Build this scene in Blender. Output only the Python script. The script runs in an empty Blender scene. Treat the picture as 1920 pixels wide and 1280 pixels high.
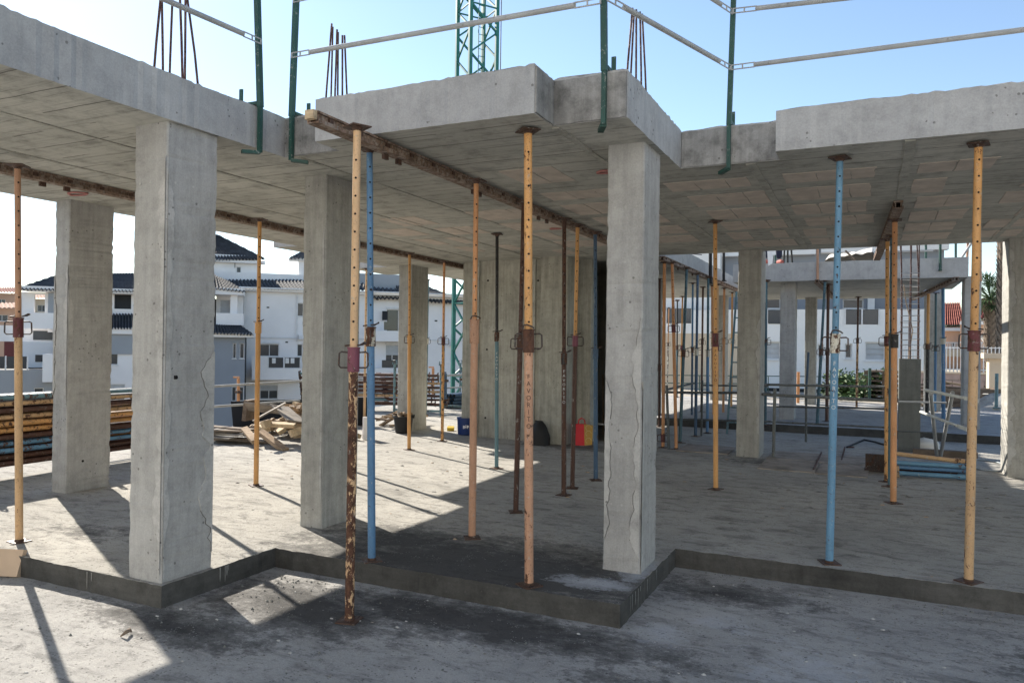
import bpy, bmesh, math, random
from mathutils import Vector, Matrix, noise
R = math.radians
random.seed(7)
sc = bpy.context.scene
C = sc.collection

# ------------------------------------------------------------------ camera
FPX, W0, H0 = 1419.6, 1920, 1280
YAW, PITCH, ROLL, EYE = R(25.363), R(0.270), R(0.765), 1.418
fw = Vector((-math.sin(YAW)*math.cos(PITCH), math.cos(YAW)*math.cos(PITCH), math.sin(PITCH)))
r0 = Vector((math.cos(YAW), math.sin(YAW), 0)); u0 = r0.cross(fw)
rt = math.cos(ROLL)*r0 + math.sin(ROLL)*u0
up = -math.sin(ROLL)*r0 + math.cos(ROLL)*u0
cam_d = bpy.data.cameras.new('camera'); cam = bpy.data.objects.new('camera', cam_d); C.objects.link(cam)
cam_d.sensor_width = 36; cam_d.lens = FPX/W0*36; cam_d.clip_start = .05; cam_d.clip_end = 3000
m = Matrix((rt, up, -fw)).transposed().to_4x4(); m.translation = (0, 0, EYE)
cam.matrix_world = m
sc.camera = cam

# ------------------------------------------------------------------ sky, sun, exposure
SUN_EL, SUN_AZ = R(33), R(153.2)          # azimuth from +X, counter-clockwise
sdir = Vector((math.cos(SUN_AZ)*math.cos(SUN_EL), math.sin(SUN_AZ)*math.cos(SUN_EL), math.sin(SUN_EL)))
wd = bpy.data.worlds.new('World'); sc.world = wd; wd.use_nodes = True
wn = wd.node_tree; bg = wn.nodes['Background']
sky = wn.nodes.new('ShaderNodeTexSky'); sky.sky_type = 'NISHITA'; sky.sun_disc = False
sky.sun_elevation = SUN_EL; sky.sun_rotation = math.atan2(sdir.x, sdir.y)
sky.air_density = 1.0; sky.dust_density = .15; sky.ozone_density = 1.0
wn.links.new(sky.outputs[0], bg.inputs[0]); bg.inputs[1].default_value = .070
sd = bpy.data.lights.new('sun', 'SUN'); sd.energy = 3.5; sd.angle = R(.53); sd.color = (1, .93, .82)
so = bpy.data.objects.new('sun', sd); C.objects.link(so); so.location = (0, 0, 30)
so.rotation_euler = sdir.to_track_quat('Z', 'Y').to_euler()
sc.view_settings.view_transform = 'Standard'; sc.view_settings.look = 'None'
sc.view_settings.gamma = 1; sc.view_settings.use_curve_mapping = False
sc.view_settings.exposure = 1.66
sc.cycles.max_bounces = 8; sc.cycles.diffuse_bounces = 5

# ------------------------------------------------------------------ surveying helpers: where a line of sight meets a real plane
def ray(px, py):
    return fw + rt*((px-960)/FPX) - up*((py-640)/FPX)
def spot(px, py, z=0.0):
    d = ray(px, py); t = (z-EYE)/d.z
    return Vector((d.x*t, d.y*t, z))
def zat(xy, px, py):
    d = ray(px, py); return EYE + d.z/math.hypot(d.x, d.y)*math.hypot(xy[0], xy[1])
def on_y(px, py, y):
    d = ray(px, py); t = y/d.y; return Vector((d.x*t, y, EYE+d.z*t))
def on_x(px, py, x):
    d = ray(px, py); t = x/d.x; return Vector((x, d.y*t, EYE+d.z*t))
def dep(px, py, D):
    return Vector((0, 0, EYE)) + ray(px, py)*D

# ------------------------------------------------------------------ objects
def tag(o, label=None, cat=None, group=None, kind=None):
    if label: o['label'] = label
    if cat: o['category'] = cat
    if group: o['group'] = group
    if kind: o['kind'] = kind
    return o
def thing(name, label, cat, loc=(0, 0, 0), rotz=0, group=None, quat=None):
    o = bpy.data.objects.new(name, None); C.objects.link(o); o.empty_display_size = .1
    o.location = loc
    if quat is not None:
        o.rotation_mode = 'QUATERNION'; o.rotation_quaternion = quat
    else: o.rotation_euler = (0, 0, rotz)
    return tag(o, label, cat, group)
class MB:
    def __init__(s): s.v = []; s.f = []; s.m = []; s.s = []; s.mi = 0
    def add(s, vs, fs, smooth=False):
        b = len(s.v); s.v += [tuple(x) for x in vs]
        for f in fs: s.f.append([i+b for i in f]); s.m.append(s.mi); s.s.append(smooth)
        return s
    def box(s, c, d, M=None):
        c = Vector(c); vs = []
        for x in (-.5, .5):
            for y in (-.5, .5):
                for z in (-.5, .5):
                    p = Vector((x*d[0], y*d[1], z*d[2]))
                    if M is not None: p = M @ p
                    vs.append(c+p)
        return s.add(vs, [(0,1,3,2),(4,6,7,5),(0,4,5,1),(2,3,7,6),(0,2,6,4),(1,5,7,3)])
    def bx(s, x0, x1, y0, y1, z0, z1):
        return s.box(((x0+x1)/2, (y0+y1)/2, (z0+z1)/2), (abs(x1-x0), abs(y1-y0), abs(z1-z0)))
    def bar(s, a, b, w, h, up_=(0, 0, 1)):
        a = Vector(a); b = Vector(b); d = (b-a); L = d.length; d.normalize()
        y = Vector(up_).cross(d)
        if y.length < 1e-4: y = Vector((1, 0, 0)).cross(d)
        y.normalize(); z = d.cross(y)
        M = Matrix((d, y, z)).transposed()
        return s.box((a+b)/2, (L, w, h), M)
    def cyl(s, a, b, r, n=10, r2=None, caps=True):
        a = Vector(a); b = Vector(b); d = (b-a).normalized(); r2 = r if r2 is None else r2
        x = d.orthogonal().normalized(); y = d.cross(x); vs = []
        for p, q in ((a, r), (b, r2)):
            for i in range(n):
                t = 2*math.pi*i/n; vs.append(p+(x*math.cos(t)+y*math.sin(t))*q)
        s.add(vs, [(i, (i+1) % n, n+(i+1) % n, n+i) for i in range(n)], True)
        if caps:
            s.add(vs, [tuple(range(n))[::-1], tuple(range(n, 2*n))])
        return s
    def path(s, pts, r, n=6):
        pts = [Vector(p) for p in pts]; vs = []; N = len(pts)
        x = None
        for k, p in enumerate(pts):
            d = (pts[min(k+1, N-1)]-pts[max(k-1, 0)]).normalized()
            x = d.orthogonal().normalized() if x is None else (x-d*x.dot(d)).normalized()
            y = d.cross(x)
            rr = r[k] if isinstance(r, (list, tuple)) else r
            for i in range(n):
                t = 2*math.pi*i/n; vs.append(p+(x*math.cos(t)+y*math.sin(t))*rr)
        fs = []
        for k in range(N-1):
            for i in range(n): fs.append((k*n+i, k*n+(i+1) % n, (k+1)*n+(i+1) % n, (k+1)*n+i))
        s.add(vs, fs, True)
        s.add([vs[i] for i in range(n)], [tuple(range(n))[::-1]]); s.add(vs[-n:], [tuple(range(n))])
        return s
    def prism(s, pts, z0, z1):
        n = len(pts); vs = [(p[0], p[1], z0) for p in pts]+[(p[0], p[1], z1) for p in pts]
        s.add(vs, [tuple(range(n))[::-1], tuple(range(n, 2*n))]+[(i, (i+1) % n, n+(i+1) % n, n+i) for i in range(n)])
        return s
    def mesh(s, name, mats):
        me = bpy.data.meshes.new(name); me.from_pydata(s.v, [], s.f)
        for mt in (mats if isinstance(mats, (list, tuple)) else [mats]): me.materials.append(mt)
        me.polygons.foreach_set('material_index', s.m); me.polygons.foreach_set('use_smooth', s.s); me.update()
        return me
    def build(s, name, mats, parent=None, recalc=False):
        me = s.mesh(name, mats)
        if recalc:
            b = bmesh.new(); b.from_mesh(me); bmesh.ops.recalc_face_normals(b, faces=b.faces); b.to_mesh(me); b.free()
        return put(name, me, parent)
def put(name, me, parent=None, loc=None):
    o = bpy.data.objects.new(name, me); C.objects.link(o); o.parent = parent
    if loc is not None: o.location = loc
    return o
def frm(a, b):                       # tilt from +Z to the a->b axis, with local x turned to the camera side
    d = (Vector(b)-Vector(a)).normalized()
    x = Vector((-a[0], -a[1], 0)).normalized(); x = (x-d*x.dot(d)).normalized(); y = d.cross(x)
    return Matrix((x, y, d)).transposed().to_quaternion()

# ------------------------------------------------------------------ materials
class NT:
    def __init__(s, name, rough=.8, metal=0, spec=.3):
        s.mat = bpy.data.materials.new(name); s.mat.use_nodes = True; s.t = s.mat.node_tree; s.n = s.t.nodes; s.l = s.t.links
        s.b = s.n['Principled BSDF']; s.b.inputs['Roughness'].default_value = rough; s.b.inputs['Metallic'].default_value = metal
        s.b.inputs['Specular IOR Level'].default_value = spec
    def node(s, ty, **kw):
        n = s.n.new('ShaderNode'+ty)
        for k, v in kw.items():
            if hasattr(n, k) and not k[0].isupper(): setattr(n, k, v)
        return n
    def link(s, a, b): s.l.new(a, b)
    def pos(s, scale=(1, 1, 1), local=False):
        if local:
            tc = s.node('TexCoord'); oi = s.node('ObjectInfo'); mu = s.node('Vector'+'Math', operation='SCALE')
            cb = s.node('CombineXYZ'); s.link(oi.outputs['Random'], cb.inputs[0]); s.link(oi.outputs['Random'], cb.inputs[2])
            s.link(cb.outputs[0], mu.inputs[0]); mu.inputs['Scale'].default_value = 37
            ad = s.node('VectorMath', operation='ADD'); s.link(tc.outputs['Object'], ad.inputs[0]); s.link(mu.outputs[0], ad.inputs[1]); src = ad.outputs[0]
        else: src = s.node('NewGeometry').outputs['Position']
        mp = s.node('Mapping'); mp.inputs['Scale'].default_value = scale; s.link(src, mp.inputs[0]); return mp.outputs[0]
    def noise(s, vec, scale, detail=5, rough=.6, dist=0):
        n = s.node('TexNoise'); n.inputs['Scale'].default_value = scale; n.inputs['Detail'].default_value = detail
        n.inputs['Roughness'].default_value = rough; n.inputs['Distortion'].default_value = dist
        s.link(vec, n.inputs['Vector']); return n.outputs[0]
    def ramp(s, fac, stops):
        n = s.node('ValToRGB'); e = n.color_ramp.elements
        while len(e) < len(stops): e.new(.5)
        for i, (p, c) in enumerate(stops):
            e[i].position = p; e[i].color = (c, c, c, 1) if isinstance(c, (int, float)) else (*c, 1)
        s.link(fac, n.inputs[0]); return n.outputs[0]
    def mix(s, fac, a, b, mode='MIX'):
        n = s.node('Mix', data_type='RGBA', blend_type=mode)
        for k_, v in ((0, fac), (6, a), (7, b)):
            sock = n.inputs[k_]
            if isinstance(v, (int, float)): sock.default_value = v if k_ == 0 else (v, v, v, 1)
            elif isinstance(v, tuple): sock.default_value = (*v, 1)
            else: s.link(v, sock)
        return n.outputs[2]
    def math(s, op, a, b=None, c=None):
        n = s.node('Math', operation=op)
        for i, v in enumerate((a, b, c)):
            if v is None: continue
            if isinstance(v, (int, float)): n.inputs[i].default_value = v
            else: s.link(v, n.inputs[i])
        return n.outputs[0]
    def bump(s, h, strength=.3, dist=.01, prev=None):
        n = s.node('Bump'); n.inputs['Strength'].default_value = strength; n.inputs['Distance'].default_value = dist
        s.link(h, n.inputs['Height'])
        if prev is not None: s.link(prev, n.inputs['Normal'])
        return n.outputs[0]
    def done(s, col=None, nrm=None, rough=None):
        if col is not None:
            if isinstance(col, tuple): s.b.inputs['Base Color'].default_value = (*col, 1)
            else: s.link(col, s.b.inputs['Base Color'])
        if nrm is not None: s.link(nrm, s.b.inputs['Normal'])
        if rough is not None: s.link(rough, s.b.inputs['Roughness'])
        return s.mat
def plain(name, col, rough=.7, metal=0, var=.12, sc_=3):
    t = NT(name, rough, metal); p = t.pos()
    n = t.noise(p, sc_, 6); c = t.mix(t.ramp(n, [(.3, 0), (.7, 1)]), tuple(x*(1-var) for x in col), tuple(min(1, x*(1+var)) for x in col))
    return t.done(c, t.bump(t.noise(p, 40, 3), .12, .003))
def concrete(name, a, b, streak=.5, blot=.25, pores=True, stretch=(7, 7, .5), bump=.25):
    t = NT(name, .88, 0, .25); p = t.pos()
    big = t.ramp(t.noise(p, 1.1, 7, .62, .4), [(.30, 0), (.70, 1)])
    col = t.mix(big, a, b)
    st = t.ramp(t.noise(t.pos(stretch), 3.2, 6, .6), [(.33, 1-streak*.55), (.62, 1.0)])
    col = t.mix(1.0, col, st, 'MULTIPLY')
    md = t.ramp(t.noise(p, 9, 7, .7), [(.30, 1-blot), (.55, 1.0)])
    col = t.mix(1.0, col, md, 'MULTIPLY')
    gr = t.ramp(t.noise(p, 95, 3, .7), [(.3, .86), (.7, 1.06)]); col = t.mix(1.0, col, gr, 'MULTIPLY')
    fine = t.noise(p, 55, 6, .7); nb = t.bump(fine, bump, .006); nb = t.bump(t.noise(p, 6, 4), .25, .02, nb)
    if pores:
        vo = t.node('TexVoronoi'); vo.inputs['Scale'].default_value = 22; t.link(p, vo.inputs['Vector'])
        ck = t.math('MULTIPLY', t.math('LESS_THAN', vo.outputs['Distance'], .17), t.math('GREATER_THAN', t.noise(p, 4.3, 2), .58))
        col = t.mix(t.math('MULTIPLY', ck, .62), col, (.09, .085, .08)); nb = t.bump(ck, .6, -.004, nb)
    return t.done(col, nb)
M = {}
M['column'] = concrete('column_concrete', (.35, .345, .33), (.47, .465, .45), .28, .2)
M['column_rear'] = concrete('rear_column_concrete', (.34, .33, .30), (.47, .46, .425), .4, .22)  # warmer than the front columns: sunlit floor bounce put into the colour
M['film'] = concrete('cement_film', (.40, .395, .375), (.53, .52, .50), .12, .35)
M['edge'] = concrete('slab_edge_concrete', (.36, .36, .36), (.48, .48, .475), .15, .2)
M['edge_dirty'] = concrete('stained_slab_edge', (.24, .235, .225), (.46, .455, .44), .5, .5)
M['core'] = concrete('core_wall_concrete', (.36, .35, .30), (.52, .505, .44), .5, .25)  # base colour warmed to carry bounce from the sunlit floor
M['rim'] = plain('leak_edge_dirt', (.17, .165, .155), .9, 0, .3, 20)
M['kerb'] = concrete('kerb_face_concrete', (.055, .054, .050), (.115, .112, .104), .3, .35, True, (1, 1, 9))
M['block'] = concrete('smooth_block_concrete', (.16, .165, .15), (.21, .215, .2), .3, .15)
M['clay'] = plain('hollow_block_clay', (.54, .47, .405), .9, 0, .16, 7)
M['seam'] = concrete('seam_strip', (.40, .395, .35), (.56, .55, .49), .3, .4, False)
def ceiling_mat():
    t = NT('board_marked_soffit', .9, 0, .2); p = t.pos()
    col = t.mix(t.ramp(t.noise(p, .8, 5), [(.3, 0), (.7, 1)]), (.37, .365, .325), (.53, .52, .465))  # warm tint stands in for light bounced up off the floor
    g = t.ramp(t.noise(t.pos((.9, 22, 1)), 1.6, 8, .72, .2), [(.30, .55), (.48, 1.0), (.7, 1.08)])
    col = t.mix(1.0, col, g, 'MULTIPLY')
    g2 = t.ramp(t.noise(t.pos((3, 3, 3)), 2.0, 8, .75), [(.33, .55), (.52, 1.0)]); col = t.mix(.8, col, g2, 'MULTIPLY')
    # joints between the formwork boards, every 0.5 m, slightly wandering
    xyz = t.node('SeparateXYZ'); t.link(t.node('NewGeometry').outputs['Position'], xyz.inputs[0])
    wob = t.math('MULTIPLY', t.math('SUBTRACT', t.noise(t.pos((1, 1, 1)), 1.5, 3), .5), .05)
    yy = t.math('ADD', xyz.outputs[1], wob)
    fr = t.math('FRACT', t.math('DIVIDE', yy, .248))
    ln = t.math('LESS_THAN', fr, .035)
    ln = t.math('MULTIPLY', ln, t.math('GREATER_THAN', t.noise(t.pos((.7, 2, 1)), 2.1, 4), .47))
    col = t.mix(t.math('MULTIPLY', ln, .75), col, (.05, .048, .042))
    nb = t.bump(t.noise(t.pos((2, 30, 1)), 2.2, 6), .35, .008); nb = t.bump(ln, .7, -.005, nb)
    # bond-paint scribbles in pink
    return t.done(col, nb)
M['soffit'] = ceiling_mat()
def floor_mat(name, a, b, stains, white, dark_amt=.5, grain=1.0):
    t = NT(name, .93, 0, .2); p = t.pos()
    col = t.mix(t.ramp(t.noise(p, .9, 8, .65, .3), [(.32, 0), (.68, 1)]), a, b)
    sp = t.ramp(t.noise(t.pos((1, 2.6, 1)), 3.3, 9, .72, .5), [(.36, 1-dark_amt), (.50, 1.0)]); col = t.mix(1.0, col, sp, 'MULTIPLY')
    sm = t.ramp(t.noise(t.pos((1.2, 1.2, 1)), 7.5, 9, .8), [(.34, .62), (.47, 1.0)]); col = t.mix(grain, col, sm, 'MULTIPLY')
    g = t.ramp(t.noise(p, 130, 3, .8), [(.3, .80), (.7, 1.10)]); col = t.mix(1.0, col, g, 'MULTIPLY')
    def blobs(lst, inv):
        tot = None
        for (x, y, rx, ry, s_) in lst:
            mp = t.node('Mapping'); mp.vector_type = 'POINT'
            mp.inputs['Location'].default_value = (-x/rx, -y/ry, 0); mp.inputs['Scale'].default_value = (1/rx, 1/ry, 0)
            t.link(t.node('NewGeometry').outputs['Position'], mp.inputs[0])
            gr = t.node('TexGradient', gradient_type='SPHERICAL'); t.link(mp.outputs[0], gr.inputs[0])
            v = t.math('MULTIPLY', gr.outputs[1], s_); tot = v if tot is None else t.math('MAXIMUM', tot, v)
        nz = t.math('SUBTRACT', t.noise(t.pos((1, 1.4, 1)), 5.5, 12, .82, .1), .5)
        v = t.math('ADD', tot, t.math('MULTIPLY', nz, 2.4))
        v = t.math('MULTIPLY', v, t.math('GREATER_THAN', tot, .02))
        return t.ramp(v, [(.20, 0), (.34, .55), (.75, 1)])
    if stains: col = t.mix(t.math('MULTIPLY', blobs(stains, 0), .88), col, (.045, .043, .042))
    if white: col = t.mix(t.math('MULTIPLY', blobs(white, 0), .8), col, (.50, .51, .53))
    # dark dropped crumbs of mortar
    vo = t.node('TexVoronoi'); vo.inputs['Scale'].default_value = 9; t.link(t.pos((1, 1.7, 1)), vo.inputs['Vector'])
    ck = t.math('MULTIPLY', t.math('LESS_THAN', t.math('ADD', vo.outputs['Distance'], t.math('MULTIPLY', t.noise(p, 30, 3), .12)), .17), t.math('GREATER_THAN', t.noise(p, 2.2, 2), .55))
    col = t.mix(t.math('MULTIPLY', ck, .6), col, (.10, .09, .08))
    # speckle of small dark pits and pale sand grains
    v2 = t.node('TexVoronoi'); v2.inputs['Scale'].default_value = 38; t.link(t.pos((1, 1.25, 1)), v2.inputs['Vector'])
    dp = t.math('MULTIPLY', t.math('LESS_THAN', v2.outputs['Distance'], .24), t.math('GREATER_THAN', t.noise(p, 11, 4, .7), .53)); col = t.mix(t.math('MULTIPLY', dp, .62*grain), col, (.09, .085, .08))
    v3 = t.node('TexVoronoi'); v3.inputs['Scale'].default_value = 61; t.link(p, v3.inputs['Vector'])
    wp_ = t.math('MULTIPLY', t.math('LESS_THAN', v3.outputs['Distance'], .2), t.math('GREATER_THAN', t.noise(p, 7.3, 4, .7), .56)); col = t.mix(t.math('MULTIPLY', wp_, .5), col, (.62, .60, .56))
    # pits and trowel drag marks
    pit = t.ramp(t.noise(t.pos((1, 1.5, 1)), 30, 6, .7, .15), [(.33, .36), (.385, 1.0)]); col = t.mix(grain, col, pit, 'MULTIPLY')
    drag = t.ramp(t.noise(t.pos((2.2, 5, 1)), 2.3, 9, .78, .1), [(.34, .68), (.44, 1.0)]); col = t.mix(.7, col, drag, 'MULTIPLY')
    nb = t.bump(t.noise(p, 34, 8, .8), .8, .018); nb = t.bump(t.noise(p, 5, 5, .6), .4, .03, nb); nb = t.bump(ck, .5, .006, nb); nb = t.bump(pit, .8, .008, nb)
    return t.done(col, nb)
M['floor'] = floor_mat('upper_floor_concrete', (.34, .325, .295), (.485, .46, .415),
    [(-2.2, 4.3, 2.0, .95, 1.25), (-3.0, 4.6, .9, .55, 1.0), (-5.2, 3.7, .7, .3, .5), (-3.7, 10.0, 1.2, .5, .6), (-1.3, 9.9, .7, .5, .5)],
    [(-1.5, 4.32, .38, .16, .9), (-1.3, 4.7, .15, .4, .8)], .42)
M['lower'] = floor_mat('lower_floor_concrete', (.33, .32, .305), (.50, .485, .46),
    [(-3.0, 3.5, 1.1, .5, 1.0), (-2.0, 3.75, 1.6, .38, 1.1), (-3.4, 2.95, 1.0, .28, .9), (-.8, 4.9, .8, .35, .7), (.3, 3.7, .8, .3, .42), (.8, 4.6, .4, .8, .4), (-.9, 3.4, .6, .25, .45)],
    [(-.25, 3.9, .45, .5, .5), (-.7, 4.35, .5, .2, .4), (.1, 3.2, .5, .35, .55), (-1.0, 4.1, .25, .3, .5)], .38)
M['raised'] = floor_mat('raised_floor_concrete', (.33, .33, .33), (.44, .435, .43), [], [], .35)
M['sand'] = floor_mat('sandy_ground', (.38, .34, .28), (.52, .47, .39), [], [], .3)
M['terrain'] = plain('dry_earth', (.26, .22, .16), .95, 0, .25, .2)
def paint(name, col, rust=.2, rc=(.085, .04, .025), rough=.55, sc_=14, dirt=.25):
    t = NT(name, rough, 0, .4); p = t.pos((1, 1, .6), True)
    n = t.noise(p, sc_*1.7, 9, .72, .3); th = .72-.42*rust
    mask = t.ramp(n, [(th-.012, 0), (th+.012, 1)])
    c = t.mix(t.ramp(t.noise(p, 5, 4), [(.35, 0), (.65, 1)]), tuple(x*(1-dirt) for x in col), col)
    r_ = t.mix(t.ramp(t.noise(p, 40, 5), [(.35, 0), (.65, 1)]), tuple(x*.5 for x in rc), tuple(x*1.5 for x in rc))
    c = t.mix(mask, c, r_)
    sp = t.ramp(t.noise(t.pos((1, 1, 1), True), 85, 4, .7), [(.575, 0), (.64, .85)]); c = t.mix(t.math('MULTIPLY', sp, min(1, .3+rust)), c, rc)
    cs = t.ramp(t.noise(t.pos((1, 1, .8), True), 33, 6, .75, .4), [(.60, 0), (.64, .7)]); c = t.mix(t.math('MULTIPLY', cs, .75), c, (.40, .39, .36))
    rg = t.ramp(mask, [(0, rough), (1, .92)])
    return t.done(c, t.bump(t.math('MULTIPLY', mask, -1), .5, .0015), rg)
PC = dict(peach=(.66, .43, .24), yellow=(.64, .335, .12), orange=(.60, .29, .13), tan=(.56, .36, .19), pink=(.52, .29, .18), blue=(.10, .22, .38), bluepale=(.13, .28, .42),
          teal=(.055, .12, .145), tealp=(.12, .22, .25), navy=(.05, .10, .17), green=(.045, .12, .09), rust=(.08, .035, .022), white=(.62, .58, .48), purple=(.20, .055, .085), darkred=(.13, .03, .035), galv=(.42, .43, .42), black=(.02, .02, .02))
_pc = {}
def P(c, rust=.2):
    k = (c, rust)
    if k not in _pc: _pc[k] = paint('%s_paint_%d' % (c, round(rust*100)), PC[c], rust)
    return _pc[k]
M['rusty'] = paint('rusty_steel', (.085, .045, .03), .35, (.05, .028, .02))
M['wire'] = paint('dark_wire', (.06, .045, .04), .4)
M['hole'] = plain('dark_opening', (.012, .01, .01), .95)
M['beam'] = paint('rusted_formwork_steel', (.33, .27, .225), .6, (.19, .13, .095), .85, 9)
M['galv'] = paint('galvanised_tube', (.36, .37, .37), .2, (.18, .15, .13), .5)
M['guard'] = paint('guard_green', (.02, .075, .06), .12, (.07, .045, .03))
M['crane'] = paint('crane_green', (.02, .17, .145), .02)
M['rebar'] = paint('rebar_rust', (.12, .062, .05), .6, (.07, .035, .03))
M['letter'] = plain('stamped_letter_pale', (.62, .63, .62), .7)
M['letter_dark'] = plain('stamped_letter_dark', (.06, .035, .03), .8)
M['white'] = plain('white_render', (.84, .82, .81), .85, 0, .05, .6)
M['white_b'] = plain('white_render_right', (.80, .80, .79), .85, 0, .05, .6)
M['cream'] = plain('beige_render', (.60, .50, .38), .85, 0, .06, .6)
M['grey'] = plain('grey_render', (.33, .35, .375), .85, 0, .05, .6)
M['slate'] = plain('blue_grey_render', (.26, .285, .325), .85, 0, .06, .6)
M['salmon'] = plain('salmon_render', (.56, .36, .26), .85, 0, .1, .5)
M['maroon'] = plain('maroon_render', (.15, .05, .05), .85)
M['redroof'] = plain('red_roof_tiles', (.30, .10, .075), .8, 0, .3, 3)
M['roof'] = plain('charcoal_roof_tiles', (.07, .072, .078), .85, 0, .35, 2)
M['frame'] = plain('white_window_frame', (.7, .7, .7), .5)
M['shutter'] = plain('roller_shutter', (.45, .47, .49), .6)
M['dark'] = plain('dark_interior', (.03, .032, .035), .8)
def glass_mat():
    t = NT('window_glass', .12, 0, .5); return t.done((.03, .042, .055))
M['glass'] = glass_mat()
M['brick'] = plain('grey_pink_block', (.36, .27, .245), .9, 0, .12, 5)
def wood(name, a, b):
    t = NT(name, .85, 0, .2); p = t.pos((1, 1, 1), True)
    n = t.noise(t.pos((2, 14, 14), True), 4, 8, .7); c = t.mix(t.ramp(n, [(.32, 0), (.68, 1)]), a, b)
    d = t.ramp(t.noise(p, 3.3, 6, .7), [(.38, .5), (.55, 1)]); c = t.mix(.8, c, d, 'MULTIPLY')
    return t.done(c, t.bump(n, .4, .004))
M['wood'] = wood('raw_timber', (.26, .18, .12), (.50, .38, .26))
M['wood_old'] = wood('grey_timber', (.13, .10, .08), (.26, .20, .15))
M['wood_pale'] = wood('pale_timber', (.42, .31, .19), (.66, .53, .36))
M['ply'] = wood('plywood_sheet_wood', (.27, .235, .20), (.38, .335, .29))
M['rubber'] = plain('black_rubber', (.017, .017, .018), .6)
M['sheet'] = plain('black_board', (.016, .018, .022), .95)
M['cloth'] = plain('off_white_cloth', (.66, .62, .56), .9)
M['leaf'] = plain('leaf_green', (.085, .14, .045), .6, 0, .5, 6)
M['leafdk'] = plain('dark_leaf', (.035, .065, .025), .6, 0, .5, 6)
M['palm'] = plain('palm_frond', (.07, .12, .045), .55, 0, .4, 4)
M['trunk'] = plain('palm_trunk_bark', (.22, .17, .13), .9, 0, .45, 9)

# ------------------------------------------------------------------ the concrete floors
KX0, KA, KB, KC = -9.35, 3.10, 4.025, 5.331
def jag(pts, step, amp, zamp=0, keep=()):
    out = []
    n = len(pts)
    for i in range(n):
        a = Vector(pts[i]); b = Vector(pts[(i+1) % n]); L = (b-a).length; k = max(1, int(L/step)); nn = Vector(((b-a).y, -(b-a).x)).normalized()
        for j in range(k):
            q = a+(b-a)*j/k
            o_ = 0 if j == 0 else amp*noise.noise(Vector((q.x*23, q.y*23, 3.1)))*1.2
            out.append(q+nn*o_)
    return out
def slab(name, outline, z0, z1, mats, rough=.006, step=.09, topj=.004):
    pts = jag(outline, step, rough); n = len(pts); mb = MB()
    top = [(p.x, p.y, z1+topj*(.5*noise.noise(Vector((p.x*5, p.y*5, 7)))+.8*noise.noise(Vector((p.x*27, p.y*27, 3))))) for p in pts]; bot = [(p.x, p.y, z0) for p in pts]
    mb.mi = 0; mb.add(top, [tuple(range(n))]); mb.mi = 2; mb.add(bot, [tuple(range(n))[::-1]])
    # sides carry a chamfer-like rounded arris
    mid = [(p.x, p.y, z1-.012) for p in pts]; ins = []
    mb.mi = 1; mb.add(bot+mid, [(i, (i+1) % n, n+(i+1) % n, n+i) for i in range(n)])
    mb.add(mid+top, [(i, (i+1) % n, n+(i+1) % n, n+i) for i in range(n)])
    return mb.build(name, mats)
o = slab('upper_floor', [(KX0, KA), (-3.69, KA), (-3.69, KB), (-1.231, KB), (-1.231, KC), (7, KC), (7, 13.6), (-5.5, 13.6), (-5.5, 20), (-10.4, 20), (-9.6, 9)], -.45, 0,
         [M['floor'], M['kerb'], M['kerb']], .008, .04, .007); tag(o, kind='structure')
tag(MB().add([(-16, -9, -.13), (9, -9, -.13), (9, 13, -.13), (-16, 4.5, -.13)], [(0, 1, 2, 3)]).build('lower_floor', M['lower']), kind='structure')
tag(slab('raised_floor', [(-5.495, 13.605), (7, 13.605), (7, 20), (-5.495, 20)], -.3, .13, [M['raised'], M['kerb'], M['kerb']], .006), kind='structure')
tag(MB().bx(-7, 34, 20.003, 22.2, -1, .10).build('ground', M['sand']), kind='structure')
tag(MB().bx(7.003, 34, 9.5, 20, -1, .02).build('side_ground', M['sand']), kind='structure')
tag(MB().bx(-7, 60, 22.203, 90, -1.2, -.27).build('yard', M['sand']), kind='structure')
tag(MB().add([(-900, -500, -9), (900, -500, -9), (900, 1500, -9), (-900, 1500, -9)], [(0, 1, 2, 3)]).build('terrain', M['terrain']), kind='structure')
# pale lime drips down the kerb faces
KF = bpy.data.objects['upper_floor']; M['lime'] = plain('lime_deposit', (.27, .265, .25), .95)
random.seed(3)
for (ax_, fix, lo, hi, n_) in (('x', -1.231, 4.2, 4.9, 9), ('x', -3.69, 3.45, 3.62, 4), ('y', 3.10, -4.35, -4.25, 2)):
    for k in range(n_):
        a_ = random.uniform(lo, hi); L_d = random.uniform(.03, .11); w_d = random.uniform(.0015, .0045); mb = MB(); o_ = .0075
        zs_ = [-.004-L_d*i/5 for i in range(6)]; ws_ = [w_d*(1.5, 1, .8, 1, .7, .2)[i] for i in range(6)]
        for i in range(5):
            if ax_ == 'x': q4 = [(fix+o_, a_-ws_[i], zs_[i]), (fix+o_, a_+ws_[i], zs_[i]), (fix+o_, a_+ws_[i+1], zs_[i+1]), (fix+o_, a_-ws_[i+1], zs_[i+1])]
            else: q4 = [(a_-ws_[i], fix-o_, zs_[i]), (a_+ws_[i], fix-o_, zs_[i]), (a_+ws_[i+1], fix-o_, zs_[i+1]), (a_-ws_[i+1], fix-o_, zs_[i+1])]
            mb.add(q4, [(0, 1, 2, 3)])
        mb.build('lime_drip', M['lime'], KF)
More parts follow.
